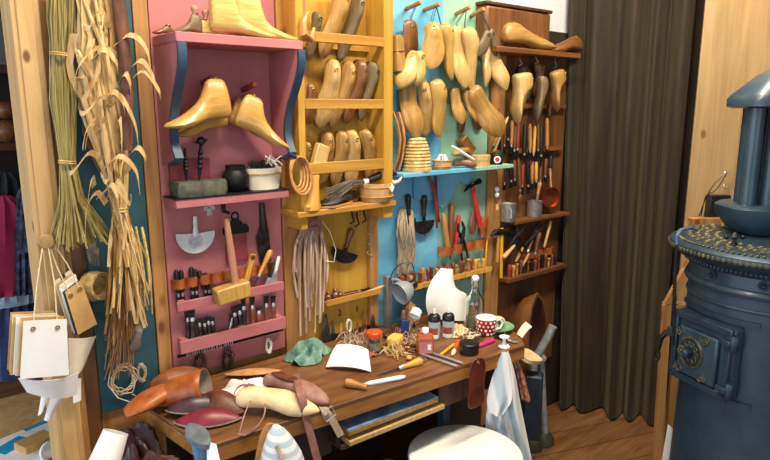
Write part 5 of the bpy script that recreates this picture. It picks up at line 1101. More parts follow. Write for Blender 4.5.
# bottles, white paper hood, lamp
p = on(474, 328); t = thing('swing_top_bottle', 'clear glass bottle with a white swing stopper behind the mug', 'bottle', T(p))
MB().lathe([(.034, 0), (.037, .004), (.037, .10), (.034, .118), (.022, .138), (.0145, .155), (.0135, .185), (.0155, .188), (.0155, .195), (.012, .195), (.0112, .155), (.019, .136), (.031, .116), (.034, .1), (.034, .007), (.002, .006)], 26).build('glass', glass, t)
MB().lathe([(.0335, .0075), (.0335, .05), (.002, .051)], 22).build('water', mat('cloudy_water', '#c9cdbb', None, .1, trans=.85), t)
MB().lathe([(.010, .19), (.0145, .197), (.0145, .206), (.009, .213), (.002, .214)], 18).build('stopper', white_p, t)
MB().tube([(-.0155, 0, .175), (-.021, 0, .185), (-.015, 0, .204)], .0013, 6).tube([(.0155, 0, .175), (.021, 0, .185), (.015, 0, .204)], .0013, 6).build('wire', bright, t)
for k, (px, py, lab) in enumerate(((434, 338, 'left one of the two clear bottles with black shoulders and white nozzles'), (448, 337, 'right one of the two clear bottles with black shoulders and white nozzles'))):
    p = on(px, py); t = thing('dye_bottle', lab, 'bottle', T(p, -.7))
    MB().lathe([(.021, 0), (.0225, .003), (.0225, .072), (.002, .072)], 22).build('body', mat('pale_blue_bottle', '#aebfc4', '#cfdbdd', .25, coat=.3), t)
    MB().lathe([(.0232, .068), (.0232, .082), (.019, .092), (.009, .097), (.002, .097)], 22).build('cap', black_pl, t)
    MB().lathe([(.005, .096), (.0042, .112), (.002, .114)], 12).build('nozzle', white_p, t)
    a0 = -.9
    def patch(z0, z1, r, m, nm, w=1.2): MB().sheet(lambda u, v: V((math.cos(a0 - w / 2 + w * u - .9) * r, math.sin(a0 - w / 2 + w * u - .9) * r, z0 + (z1 - z0) * v)), 10, 1, .0006).build(nm, m, t)
    patch(.02, .045, .0232, mat('red_brown_label', '#93432f', '#b46a52', .6), 'label', 1.6); patch(.006, .02, .0232, paper, 'label_foot', 1.8)
L_, Rr_ = [(429, 318), (426, 305), (427, 292), (432, 280), (441, 268)], [(464, 317), (466, 305), (466, 294), (453, 287), (448, 268)]
c0_ = wp(445, 318, .16)
def hood(u, v):
    a = interp3([wp(x, y, .16) for x, y in L_], v); b = interp3([wp(x, y, .13) for x, y in Rr_], v); return a.lerp(b, u) + V((.02, -.07, 0)) * math.sin(PI * u) * (1 - v * .5)
tag(MB().sheet(hood, 14, 14, .0015).build('paper_hood', paper), 'large curved sheet of blank white paper standing behind the two dye bottles', 'paper')
p = on(403, 334) ; p.z = zb_
tag(MB().bx(-.016, .016, -.014, .014, 0, .058).build('blue_box', blue_pl, M=T(p, -.3, ry=.12), bevel=.002), 'small dark blue box in front of the desk lamp', 'box')
t = thing('desk_lamp', 'grey desk lamp with a round shade clamped at the edge of the blue board', 'lamp', T(wp(388, 334, .05))); bpy.context.view_layer.update()
wpart(MB().bx(wp(385.5, 300, .06).x, wp(390.5, 300, .06).x, WY - .07, WY - .045, BZ, wp(387, 276, .06).z), 'post', mat('grey_metal_bar', '#7d7f80', '#98999a', .4, .6), t, bevel=.002)
sc_ = wp(402, 291, .14); M, L = AX(wp(411, 286, .16), wp(395, 297, .16), UP)
MB().lathe([(.014, .0), (.022, .006), (.034, .02), (.042, .042), (.045, .062), (.043, .062), (.040, .042), (.03, .02), (.002, .012)], 26, t.matrix_basis.inverted() @ M).build('shade', grey_l, t)
MB().lathe([(.016, -.022), (.019, -.016), (.019, .004), (.012, .008)], 20, t.matrix_basis.inverted() @ M).build('socket_cap', black_pl, t)
wpart(MB().tube([wp(389, 279, .06), wp(398, 280, .1), wp(408, 286, .15)], .006, 8), 'arm', grey_l, t)
wpart(MB().tube([interp3([wp(390, 280, .07), wp(394, 270, .09), wp(403, 263, .11), wp(411, 263, .13), wp(414, 270, .14), wp(413, 283, .15)], u / 20) for u in range(21)], .0022, 6), 'cable', black_pl, t)
t = thing('small_lamp_head', 'small white hooded holder on thin wire legs beside the blue box', 'holder', T(wp(416, 314, .2))); bpy.context.view_layer.update()
M, L = AX(wp(418, 309, .21), wp(413, 319, .22), UP); MB().lathe([(.010, 0), (.020, .006), (.022, .034), (.019, .034), (.017, .008), (.002, .006)], 20, t.matrix_basis.inverted() @ M).build('hood', white_e, t)
for x1, y1 in ((409, 336), (420, 337)): wpart(MB().tube([wp(414, 320, .22), on(x1, y1)], .0014, 6), 'wire_leg', bright, t)
crumple('leather_offcut', 'tan leather offcut leaning behind the small white holder', 'leather scrap', on(413, 326) + V((0, .02, 0)), .05, .035, .085, lea_tan, 8, .3)
crumple('leather_offcut', 'beige leather offcut curled between the dye bottles and the mug', 'leather scrap', on(458, 334), .045, .03, .035, lea_crm, 12, .3)
crumple('dark_rag', 'dark rag bunched behind the yellow sponge', 'rag', on(403, 336) + V((-.02, .03, 0)), .045, .03, .03, lea_brn, 15, .3)
# ------------------------------------------------------------------ leather heap at the left end of the bench
def lf(px, py, z): return hp(px, py, z)
def shaft(name, label, pts, ws, hs, m, cat='boot upper', th=.003):
    return tag(sleeve([lf(*p) for p in pts], ws, hs).build(name, m, solid=th, sub=1), label, cat)
z = BZ
def ringsleeve(R, n=22):
    rings = []
    for c, nr, w, h in R:
        x, y, zz = axes(V(nr), (0, 0, 1)); rings.append([V(c) + x * math.cos(2 * PI * k / n) * w / 2 + y * math.sin(2 * PI * k / n) * h / 2 for k in range(n)])
    return MB().loft(rings, cap=False)
R = [(lf(150, 401, z + .02), (.9, -.1, .1), .03, .025), (lf(162, 397, z + .035), (.9, -.1, .15), .075, .055), (lf(178, 392, z + .048), (.9, -.2, .1), .09, .075), (lf(194, 388, z + .056), (.85, -.35, .05), .10, .088), (lf(206, 386, z + .06), (.7, -.55, .2), .11, .10)]
bu = tag(ringsleeve(R).build('boot_upper', lea_org, solid=.003), 'orange-brown leather boot shaft with its wide open end facing right', 'boot upper')
ringsleeve([(c, nr, w - .007, h - .007) for c, nr, w, h in R[2:]]).build('lining', lea_gry, bu)
shaft('boot_upper', 'orange-brown leather boot foot drooping at the far left of the heap', [(124, 414, z + .02), (138, 406, z + .035), (154, 396, z + .045), (172, 390, z + .05)], [.05, .085, .09, .06], [.014, .032, .05, .04], lea_org)
shaft('boot_upper', 'brown leather upper at the back of the heap against the red board', [(152, 386, z + .03), (168, 380, z + .05), (186, 375, z + .05), (200, 374, z + .035)], [.05, .08, .08, .04], [.03, .06, .06, .03], mat('mid_brown_leather', '#6e3719', '#93552c', .5, scale=(25, 25, 25), bump=.12))
def leaf(name, label, a, b, w, h, m, z0, edge=None, cat='leather piece'):
    a, b = V(a), V(b); d = b - a; s = V((-d.y, d.x, 0)).normalized()
    f = lambda u, v: a + d * u + s * (v - .5) * 2 * w * math.sin(PI * min(max(u, .0), 1)) ** .7 + V((0, 0, z0 + h * math.sin(PI * u) * (1 - (2 * v - 1) ** 2)))
    o = tag(MB().sheet(f, 20, 10, .003).build(name, m), label, cat)
    if edge: MB().tube([f(u / 20, 0) for u in range(21)], .0025, 6).build('edge_binding', edge, o)
    return o
leaf('leather_upper', 'brown leather vamp lying behind the dark purple piece', lf(196, 404, z), lf(246, 416, z), .05, .045, lea_brn, .012)
leaf('leather_upper', 'shiny dark purple leather vamp with a pale edge in the heap', lf(166, 417, z), lf(226, 409, z), .04, .034, lea_pur, .02, lea_gry)
leaf('leather_upper', 'wine red leather vamp at the front of the heap', lf(174, 425, z), lf(242, 420, z), .040, .03, lea_win, .008, lea_gry)
crumple('white_cloth', 'crumpled white cloth between the orange boot shaft and the cream shoe form', 'cloth', lf(246, 392, z), .085, .055, .035, white_t if False else paper, 21, .1)
leaf('leather_strip', 'light tan leather strip lying along the back of the heap', lf(224, 378, z), lf(282, 374, z), .022, .012, lea_tan, .012)
q0, q1 = lf(238, 410, z + .003), lf(320, 414, z + .003)
last(q0, q1, UP, 'cream leather shoe form pointing right on the front of the bench', 'pale', 'flat', center=False, cat='shoe form', name='shoe_form', hole=False, wf=1.15, point=.45, hf=1.35).data.materials[0] = lea_crm
q0, q1 = lf(266, 386, z + .004), lf(330, 405, z + .004)
M, L = AX(q0, q1, UP); t = thing('leather_slipper', 'dusty pink leather slipper pointing to the front beside the brown strap', 'slipper', M)
last_mb(L, 'clog', .92, .68).build('upper', lea_pnk, t)
MB().loft([[V((math.cos(a) * .017 * k, -.28 * .68 * L - y - .002 + (.004 if math.sin(a) > 0 else 0), .33 * L + math.sin(a) * .055 * k)) for a in [2 * PI * i / 18 for i in range(18)]] for k, y in ((1.0, .004), (.8, .0045), (.1, .0045))], cap=False).build('opening', lea_brn, t)
def strap(name, label, pts, w, m, th=.003, cat='strap', side=(1, .2, 0)):
    s = V(side).normalized(); pts = [V(p) for p in pts]
    return tag(MB().sheet(lambda u, v: interp3(pts, u) + s * (v - .5) * w, 28, 1, th).build(name, m), label, cat)
fx = lambda px, py, d: wp(px, py, d)
strap('leather_strap', 'brown leather strap draped over the slipper and down past the bench edge', [lf(296, 374, z + .03), lf(299, 388, z + .072), lf(303, 402, z + .05), fx(306, 417, .475), fx(312, 440, .49), fx(320, 470, .50)], .026, mat('rosy_brown_leather', '#7b4c44', '#9a6d64', .55, scale=(30, 30, 30)))
t = strap('buckle_strap', 'greyish strap with a metal buckle hanging over the bench edge', [lf(321, 404, z + .006), fx(326, 412, .475), fx(332, 420, .48), fx(341, 436, .485)], .026, hemp)
c = fx(329, 414, .492); x, y, zz = axes((0, -1, .3), (.3, 0, -1))
wp_ = MB(); wp_.tube([c + x * a + y * b for a, b in ((-.018, -.014), (.018, -.014), (.018, .014), (-.018, .014))], .0024, 6, closed=True); wp_.tube([c - y * .014, c + y * .018], .0018, 6); wp_.build('buckle', bright, t)
P = [lf(240, 431, z + .004), lf(244, 416, z + .03), lf(251, 397, z + .05), lf(246, 385, z + .055), lf(236, 389, z + .05), lf(233, 402, z + .035), lf(236, 396, z + .05), lf(250, 384, z + .055), lf(262, 396, z + .05), lf(265, 412, z + .03), lf(258, 426, z + .008), lf(246, 434, z + .004), lf(238, 434, z + .004)]
strap('leather_loop', 'thin grey-pink leather lace looping in front of the cream shoe form', P, .007, lea_pnk, cat='lace', side=(.5, .3, .8))
# ------------------------------------------------------------------ lower left corner in front of the bench
t = thing('wooden_crate', 'low wooden crate holding the dark leather pile left of the bench', 'crate', T((.44, 1.60, 0)))
for i in range(3):
    zz = .08 + i * .175
    wpart(MB().bx(.365, .515, 1.445, 1.46, zz, zz + .12), 'slat', pine_warm, t); wpart(MB().bx(.365, .38, 1.46, 1.76, zz, zz + .12), 'slat', pine_warm, t); wpart(MB().bx(.50, .515, 1.46, 1.76, zz, zz + .12), 'slat', pine_warm, t)
wpart(MB().bx(.365, .515, 1.445, 1.76, .04, .07), 'bottom', pine_warm, t); wpart(MB().bx(.365, .515, 1.445, 1.76, .58, .598), 'lid', pine_warm, t)
crumple('leather_hide', 'dark purple-brown leather hide folded in a heap left of the bench', 'leather hide', V((.47, 1.66, .60)), .075, .11, .12, lea_pur, 31, .3, th=.004)
crumple('leather_hide', 'dark brown leather hide slumped in front of the purple-brown heap', 'leather hide', V((.485, 1.54, .60)), .065, .075, .09, lea_brn, 37, .3, th=.004)
crumple('leather_hide', 'dull red leather piece lying lowest in the dark leather heap', 'leather hide', V((.50, 1.46, .60)), .05, .04, .05, mat('dull_red_leather', '#6d3436', '#94504d', .5), 41, .3)
crumple('paper_wad', 'white crumpled paper beside the blue anvil post', 'paper', V((.455, 1.46, .60)), .05, .035, .05, paper, 43, .3)
a, b = fp(116, 432, 1.47), fp(99, 478, 1.42); M, L = AX(a, b)
tag(MB().sheet(lambda u, v: V((math.cos(u * 7.6 - 1) * (.040 - .003 * u) * (.8 + .25 * v), math.sin(u * 7.6 - 1) * (.040 - .003 * u) * (.8 + .25 * v), v * L)), 36, 3, .0012).build('paper_roll', paper, M=M), 'rolled white paper leaning at the post in the lower left', 'paper roll')
# cobbler's anvil on a blue post
t = thing('cobbler_anvil', 'grey steel shoe anvil on a blue post at the left corner of the bench', 'anvil', T((.535, 1.345, 0)))
a, b = hp(188, 423, .825), hp(209, 445, .80); bpy.context.view_layer.update()
d = b - a; s = V((-d.y, d.x, 0)).normalized(); n_ = d.cross(s).normalized()
if n_.z < 0: n_ = -n_
pts = [(.31 * d.length * math.sin(PI * min(max(u, .004), .996)) ** .6 * (1 - .25 * u), u) for u in (0, .02, .08, .18, .3, .42, .55, .68, .8, .9, .96, 1)]
rim = [a + d * u + s * w for w, u in pts] + [a + d * u - s * w for w, u in pts[::-1]]
wpart(MB().loft([[p - n_ * .014 for p in rim], [p - n_ * .004 for p in rim], [p.lerp((a + b) / 2, .03) for p in rim]]), 'sole_plate', mat('worn_grey_steel', '#6f7c87', '#93a0aa', .35, .6, scale=(30, 30, 30)), t)
m_ = (a + b) / 2
wpart(MB().tube([m_ - n_ * .012, V((m_.x + .002, m_.y - .004, .74)), V((m_.x + .002, m_.y - .006, .62)), V((m_.x, m_.y - .01, .03))], [.020, .017, .022, .03], 8), 'post', mat('worn_blue_paint', '#3f6690', '#5f86ab', .5, scale=(14, 14, 14)), t)
wpart(MB().lathe([(.11, 0), (.11, .03), (.03, .05)], 24, T((m_.x, m_.y - .01, 0))), 'foot', iron, t)
flap('paper_scrap', 'white paper scrap tucked behind the blue anvil post', [fp(207, 440, 1.40), fp(216, 444, 1.40), fp(222, 470, 1.36), fp(207, 470, 1.36)], paper, bow=(0, -.006, 0))
# striped slipper standing heel down on a low stool
t = thing('low_stool', 'low dark stool in front of the bench under the striped slipper', 'stool', T((.77, 1.18, 0)))
MB().lathe([(.15, .40), (.155, .405), (.155, .43), (.15, .435), (.002, .435)], 28).build('seat', dark_w, t)
for k in range(3): a_ = k * 2.1 + .4; MB().tube([(math.cos(a_) * .1, math.sin(a_) * .1, .402), (math.cos(a_) * .13, math.sin(a_) * .13, 0)], .014, 10).build('leg', dark_w, t)
def striped(key, c1, c2, scale, rot=(0, 0, 0)):
    m = mat(key, c1, c2, .85, scale=(30, 30, 30)); nt = m.node_tree; N = nt.nodes
    w = N.new('ShaderNodeTexWave'); w.inputs['Scale'].default_value = scale; w.inputs['Distortion'].default_value = 1.2; w.inputs['Detail'].default_value = 1
    tc = N.new('ShaderNodeTexCoord'); mp = N.new('ShaderNodeMapping'); mp.inputs['Rotation'].default_value = rot
    nt.links.new(tc.outputs['Object'], mp.inputs['Vector']); nt.links.new(mp.outputs['Vector'], w.inputs['Vector'])
    rp = [n for n in N if n.type == 'VALTORGB'][0]; nt.links.new(w.outputs['Fac'], rp.inputs['Fac']); return m
str1 = striped('blue_striped_cotton', '#aab8c5', '#d8d6d1', 15, (0, 1.3, .3))
q0, q1 = V((.745, 1.235, .437)), fp(269, 424, 1.44); M, L = AX(q0, q1, (-.35, -.9, 0))
t = thing('striped_slipper', 'blue and white striped cloth slipper standing toe up in front of the bench', 'slipper', M)
last_mb(L, 'clog', .98, .7, 1, .25).build('upper', str1, t)
MB().tube([(.004, -.28 * .7 * L - .003, .42 * L), (.008, -.275 * .7 * L - .001, .6 * L), (.010, -.25 * .7 * L - .001, .78 * L), (.004, -.18 * .7 * L, .9 * L)], .005, 8).build('seam', hemp, t)
mb = MB(); pl = [(interp(HW, u) * L * 1.02 * (1 - .25 * max(0, (u - .6) / .4)), u * L) for u in (0, .03, .1, .25, .4, .55, .68, .8, .9, .96, 1)]
mb.prism([(x, zz) for x, zz in pl] + [(-x, zz) for x, zz in pl[::-1]], .008, y0=-.002).build('sole', lea_tan, t)
# leather offcuts on a low shelf under the bench
wpart(MB().bx(.66, 1.70, 1.46, 1.76, .30, .32), 'low_shelf', dark_w, BN)
crumple('leather_offcut', 'brown leather offcut on the low shelf under the bench, left of the white stool', 'leather scrap', V((.95, 1.53, .321)), .13, .06, .07, lea_tan, 51, .1)
crumple('leather_offcut', 'dusty pink leather offcut on the low shelf under the bench', 'leather scrap', V((1.22, 1.53, .321)), .12, .06, .06, lea_pnk, 53, .1)
# ------------------------------------------------------------------ white stool, sole and towel at the right end
p = hp(465, 452, .48)
t = thing('white_stool', 'round white stool in front of the workbench', 'stool', T((p.x, p.y, 0)))
MB().lathe([(.17, .448), (.186, .455), (.19, .465), (.188, .476), (.178, .482), (.002, .485)], 48).build('seat', white_e, t)
for k in range(4): a_ = k * PI / 2 + .5; MB().tube([(math.cos(a_) * .12, math.sin(a_) * .12, .45), (math.cos(a_) * .17, math.sin(a_) * .17, 0)], .013, 12).build('leg', white_e, t)
MB().torus(.145, .008, T((0, 0, .22)), 32, 8).build('foot_ring', white_e, t)
a, b = wp(478, 358, .535), wp(476, 407, .54); M, L = AX(a, b)
t = thing('leather_sole', 'shiny red-brown leather sole hanging from the front edge of the bench', 'leather sole', M)
MB().prism([(x * 1.0, zz) for x, zz in [(0, 0), (.022, .004), (.036, .02), (.041, .045), (.037, .08), (.036, .11), (.042, .14), (.04, L - .012), (.028, L - .002), (0, L), (-.028, L - .002), (-.04, L - .012), (-.042, .14), (-.036, .11), (-.037, .08), (-.041, .045), (-.036, .02), (-.022, .004)]], .005).build('sole', mat('glossy_red_brown_leather', '#3f1a10', '#7a3620', .28, scale=(12, 12, 12), coat=.4), t, bevel=.0015)
MB().torus(.005, .0015, T((0, -.003, .014), rx=PI / 2)).build('hole_ring', brass, t)
towel_m = striped('blue_grey_striped_linen', '#9fafc0', '#dcdcdc', 6, (.3, 0, 1.1))
top = fp(505, 350, 2.09)
def towel(u, v):
    l = interp3([fp(503, 350, 2.09), fp(495, 375, 2.07), fp(489, 400, 2.06), fp(486, 428, 2.06), fp(488, 462, 2.05)], v); r = interp3([fp(508, 350, 2.09), fp(516, 378, 2.08), fp(521, 405, 2.08), fp(527, 435, 2.07), fp(534, 470, 2.06)], v)
    return l.lerp(r, u) + FW * (.022 * math.sin(u * 13 + 1) * min(v * 3, 1) - .01)
tag(MB().sheet(towel, 30, 18, .002).build('linen_towel', towel_m), 'pale blue striped linen towel hanging from the right front corner of the bench', 'towel')
def tw2(u, v):
    l = interp3([fp(502, 352, 2.06), fp(492, 378, 2.045), fp(487, 400, 2.03), fp(489, 414, 2.03)], v); r = interp3([fp(507, 352, 2.06), fp(511, 380, 2.05), fp(512, 400, 2.04), fp(503, 424 - 8, 2.035)], v)
    return l.lerp(r, u) + FW * (.01 * math.sin(u * 9) * v)
tag(MB().sheet(tw2, 16, 12, .002).build('linen_towel', striped('white_blue_linen', '#b4c3d2', '#e6e6e6', 4, (.2, 0, .5))), 'whiter fold of linen lying over the pale blue striped towel', 'towel')
def rc(u, v):
    l = interp3([fp(511, 354, 2.16), fp(517, 375, 2.15), fp(522, 400, 2.14)], v); r = interp3([fp(515, 353, 2.16), fp(524, 375, 2.16), fp(531, 402, 2.15)], v); return l.lerp(r, u) + FW * .012 * math.sin(u * 8) * v
tag(MB().sheet(rc, 10, 10, .002).build('patterned_cloth', mat('red_tan_print', '#8a3b44', '#b98a63', .8, scale=(60, 60, 60), lo=.45, hi=.55)), 'narrow red and tan cloth hanging behind the striped towel', 'cloth')
# tubular metal frame, beige board
fr = hp(536, 446, 0.02)
gm = mat('grey_galvanised_tube', '#8f989c', '#b6bdc0', .38, .35, scale=(30, 30, 30))
t = thing('tube_frame', 'grey tubular metal stand between the bench end and the curtain', 'metal stand', T((fr.x, fr.y, 0))); bpy.context.view_layer.update()
ft = hp(534, 443, .03); df = ft.dot(FW)
wpart(MB().tube([fp(553, 326, df - .02), fp(548, 337, df - .02), fp(537, 356, df - .01), fp(533.5, 366, df), ft], .020, 12), 'bent_tube', gm, t)
f2 = hp(545, 438, .03); d2 = f2.dot(FW)
wpart(MB().tube([fp(541, 360, d2), f2], .016, 12), 'straight_tube', gm, t)
wpart(MB().ball(fp(541, 358, d2), .026, sz=.7), 'end_cap', white_e, t)
for q in (ft, f2): wpart(MB().loft([[V((q.x + math.cos(a) * r, q.y + math.sin(a) * r * .8, zz)) for a in [2 * PI * i / 16 for i in range(16)]] for r, zz in ((.05, .0), (.05, .025), (.035, .05), (.022, .06))]), 'foot', mat('dark_olive_rubber', '#2b2b20', '#41402f', .7), t)
q = fp(528, 356, 2.5); M = mtx(q, *axes((.25, -.3, .95), (0, 1, 0)))
mb = MB(); tag(MB().loft([[V((math.copysign(abs(math.cos(a)) ** .6, math.cos(a)) * .06, math.copysign(abs(math.sin(a)) ** .6, math.sin(a)) * .05, zz)) for a in [2 * PI * i / 20 for i in range(20)]] for zz in (-.008, .008)]).build('beige_board', lea_crm, M=M), 'beige board with rounded corners resting against the metal stand', 'board')
q = fp(533, 395, 2.5); tag(MB().bx(-.035, .035, -.04, .04, -.2, .10).build('blue_bucket', mat('dark_blue_plastic', '#16222f', '#203040', .45), M=T(q, .6), bevel=.01), 'dark blue bin standing behind the metal stand', 'bin')
# ------------------------------------------------------------------ curtain
cA, cB = V((2.725, 1.80, 0)), V((2.945, 1.372, 0)); cl = (cB - cA); nrm = V((-cl.y, cl.x, 0)).normalized() * -1
if nrm.dot(FW) > 0: nrm = -nrm
def cur(u, v):
    w = 1 - v; sx = (1 - u) * (-.10) * v
    a = u * 4.3 * 2 * PI + .5 * math.sin(v * 2.2) + 1.1 * math.sin(u * 9)
    f = .042 * math.sin(a) + .005 * math.sin(2 * a + .7) + .012 * math.sin(u * 13 + v * 1.3)
    return cA + cl * (u + sx / cl.length * .6) + V((sx * .35, 0, .012 + 2.55 * v)) + nrm * f * (.8 + .4 * w)
CU = tag(MB().sheet(cur, 150, 14, .004).build('velvet_curtain', velvet), 'olive velvet curtain hanging to the floor beside the tool boards', 'curtain')
MB().tube([cA + V((-.12, .06, 2.57)), cB + V((.05, -.1, 2.57))], .012, 10).build('curtain_rod', black_s, CU)
# ------------------------------------------------------------------ log rack and odds by the stove
def rr(px, py, dist): return fp(px, py, dist)
D = 2.28
t = thing('log_rack', 'narrow pine rack with a slanted top standing left of the stove', 'rack', T(V(((FW * D + RT * .95).x, (FW * D + RT * .95).y, 0)))); bpy.context.view_layer.update()
def vpanel(pts, dist, th, m, nm):
    P = [rr(x, y, dist) for x, y in pts]; n = len(P)
    wpart(MB().add(P + [p + FW * th for p in P], [list(range(n)), list(range(n, 2 * n))] + [(i, (i + 1) % n, (i + 1) % n + n, i + n) for i in range(n)]), nm, m, t)
vpanel([(664, 306), (672, 303), (661, 475), (653, 475)], D, .02, pine_warm, 'front_stile')
vpanel([(664, 306), (690, 258), (694, 264), (672, 305)], D, .02, pine_warm, 'slanted_board')
vpanel([(676, 309), (700, 309), (700, 475), (664, 475)], D + .03, .018, pine_warm, 'front_panel')
vpanel([(668, 305), (700, 305), (700, 311), (668, 311)], D + .01, .05, pine, 'shelf')
vpanel([(692, 219), (735, 219), (735, 229), (692, 226)], D + .12, .04, pine_warm, 'top_board')
vpanel([(690, 222), (696, 222), (690, 475), (684, 475)], D + .20, .02, pine_warm, 'rear_stile')
q = [rr(x, y, D + .16) for x, y in ((711, 195), (745, 195), (745, 219), (708, 219))]
mb = MB(); mb.add(q + [p + FW * .05 for p in q], [(0, 1, 2, 3), (4, 5, 6, 7), (0, 1, 5, 4), (1, 2, 6, 5), (2, 3, 7, 6), (3, 0, 4, 7)])
tag(mb.build('black_panel', black_s, bevel=.004), 'black flat box standing on the pine rack behind the stove', 'box')
PD_ = lambda px, py: fp(px, py, 2.40)
tag(MB().tube([interp3([PD_(727, 172), PD_(715, 183), PD_(706, 198), PD_(699, 216)], u / 12) for u in range(13)], .0022, 6).tube([interp3([PD_(727, 173), PD_(716, 190), PD_(706, 196), PD_(701, 216)], u / 12) for u in range(13)], .002, 6).build('thin_cable', black_pl), 'thin dark cable looping down the broad pine post beside the stove pipes', 'cable')
for k, (x, y) in enumerate(((726, 173), (725, 186))): tag(MB().torus(.007, .0025, T(PD_(x, y), rx=1.2)).build('screw_eye', bright), ('upper' if not k else 'lower') + ' small steel screw eye on the broad pine post', 'screw eye')
flap('paper_tag', 'white paper tag hanging on the log rack at the lower right', [rr(668, 424, D - .02), rr(673, 430, D - .02), rr(672, 470, D - .02), rr(660, 470, D - .02)], paper, bow=(0, -.004, 0), cat='tag')
# ------------------------------------------------------------------ the stove
SX, SY = 2.21, .70
S = thing('stove', 'large blue-black cast iron stove at the right edge', 'stove', T((SX, SY, 0)))
cam_a = math.atan2(-SY, -SX)
MB().lathe([(.24, 0), (.28, .01), (.28, .08), (.252, .10), (.248, .11), (.241, .60), (.241, 1.035), (.252, 1.04), (.256, 1.05), (.252, 1.06), (.245, 1.065), (.243, 1.105), (.002, 1.105)], 64).build('body', stove_b, S)
MB().lathe([(.241, 1.10), (.25, 1.102), (.258, 1.118), (.285, 1.128), (.303, 1.142), (.312, 1.155), (.310, 1.168), (.298, 1.175), (.26, 1.182), (.002, 1.186)], 64).build('top_plate', stove_d, S)
def ringbeads(R, z, r, n, m, nm, tilt=1, sx=1):
    mb = MB()
    for i in range(n):
        a = 2 * PI * i / n; mb.ball((0, 0, 0), r, mtx((math.cos(a) * R, math.sin(a) * R, z), (math.cos(a), math.sin(a), 0), (-math.sin(a), math.cos(a), 0), (0, 0, 1)), 6, tilt, sx)
    return mb.build(nm, m, S)
oldbr = mat('tarnished_brass', '#3f3c2c', '#716a4b', .5, .5, scale=(60, 60, 60))
ringbeads(.309, 1.156, .0075, 120, oldbr, 'beaded_rim')
ringbeads(.258, 1.115, .006, 120, stove_d, 'lower_beading', 1.6)
ringbeads(.285, 1.180, .0045, 110, oldbr, 'inner_beading', .6, 1.6)
mb = MB()
for i in range(36):
    a = 2 * PI * i / 36
    for (R, r, da) in ((.25, .012, 0), (.225, .009, .08), (.2, .012, 0), (.17, .009, .08)):
        mb.torus(r, .0018, mtx((math.cos(a + da) * R, math.sin(a + da) * R, 1.1835), (math.cos(a), math.sin(a), 0), (-math.sin(a), math.cos(a), 0), (0, 0, 1)), 12, 4)
mb.build('pierced_fretwork', oldbr, S)
q = fp(736, 226, 1.86) - V((SX, SY, 0)); MB().lathe([(.012, 0), (.006, .01), (.006, .02), (.016, .026), (.008, .036), (.002, .04)], 10, T((q.x, q.y, 1.184))).ball((q.x - .02, q.y + .016, 1.208), .007).ball((q.x + .02, q.y - .016, 1.208), .007).build('finial', iron, S)
def face(ang, R, z):       # frame on the drum: x tangent, -y outward, z up
    o = V((math.cos(ang), math.sin(ang), 0)); tg = V((-o.y, o.x, 0)); return mtx(o * R + V((0, 0, z)), tg, -o, (0, 0, 1))
lf_a = lambda px: cam_a - math.asin(max(-1, min(1, (775 - px) / 93 / 1.0)))
def rosette(mb, M, r, petals=8):
    mb.lathe([(r * .35, -.002), (r * .35, .006), (r * .2, .009)], 12, M @ Matrix.Rotation(PI / 2, 4, 'X'))
    for i in range(petals):
        a = 2 * PI * i / petals; mb.ball((math.cos(a) * r * .7, -.003, math.sin(a) * r * .7), r * .28, M, 8, 1, 1, .6)
    return mb
for px in (716, 769): rosette(MB(), face(lf_a(px), .245, 1.085), .017).build('rosette', stove_d, S)
# fire door
DA = cam_a - math.asin(.62); DM = face(DA, .232, .83) @ Matrix.Diagonal((.76, 1, .83, 1))
DM = DM @ Matrix.Rotation(.0, 4, 'Z')
dm_ = MB(); dm_.box((0, -.012, 0), (.30, .04, .28), DM); door = dm_.build('door', stove_b, S, bevel=.008)
fr_ = MB()
for (cx, cz, w, h) in ((0, .125, .30, .03), (0, -.125, .30, .03), (-.136, 0, .028, .25), (.136, 0, .028, .25)): fr_.box((cx, -.036, cz), (w, .016, h), DM)
fr_.build('door_frame', stove_d, door, bevel=.004)
MB().box((-.005, -.04, -.01), (.20, .016, .19), DM).build('door_panel', stove_b, door, bevel=.006)
Rx = Matrix.Rotation(PI / 2, 4, 'X')
vm = DM @ T((-.03, -.048, -.005)) @ Rx
MB().torus(.058, .006, vm, 32, 8).build('vent_ring', oldbr, door)
MB().lathe([(.052, -.002), (.052, .004), (.002, .005)], 28, vm).build('vent_disc', stove_d, door)
mb = MB()
for i in range(10):
    a = 2 * PI * i / 10; mb.torus(.009, .0022, vm @ T((math.cos(a) * .036, math.sin(a) * .036, .007)), 10, 5)
mb.build('vent_scrolls', oldbr, door)
MB().lathe([(.012, 0), (.010, .014), (.018, .02), (.018, .028), (.01, .034)], 16, vm).build('vent_knob', stove_d, door)
rosette(MB(), DM @ T((-.075, -.052, -.012)), .022).build('rosette', oldbr, door)
for sx_ in (-1, 1):
    for sz_ in (-1, 1):
        mb = MB()
        for k in range(3): mb.torus(.008 + .003 * k, .002, DM @ T((-.03 + sx_ * (.078 - .010 * k), -.049, -.01 + sz_ * (.078 - .012 * (k % 2)))) @ Rx, 10, 5)
        mb.build('corner_scroll', oldbr, door)
for cz in (.09, -.09):
    MB().lathe([(.013, -.03), (.016, -.026), (.016, .026), (.013, .03)], 14, DM @ T((.16, -.036, cz))).build('hinge', stove_d, door)
    MB().box((.135, -.05, cz), (.05, .012, .022), DM).build('hinge_strap', stove_d, door, bevel=.003)
MB().tube([DM @ V(p) for p in ((-.15, -.03, .02), (-.175, -.05, .03), (-.19, -.06, .0), (-.195, -.062, -.06))], [.009, .011, .010, .006], 10).build('latch_handle', iron, door)
MB().torus(.014, .0035, DM @ T((-.196, -.062, -.072)) @ Rx, 16, 6, 1.8).build('latch_loop', iron, door)
MB().box((-.152, -.04, .04), (.03, .03, .04), DM).build('latch_block', stove_d, door, bevel=.003)
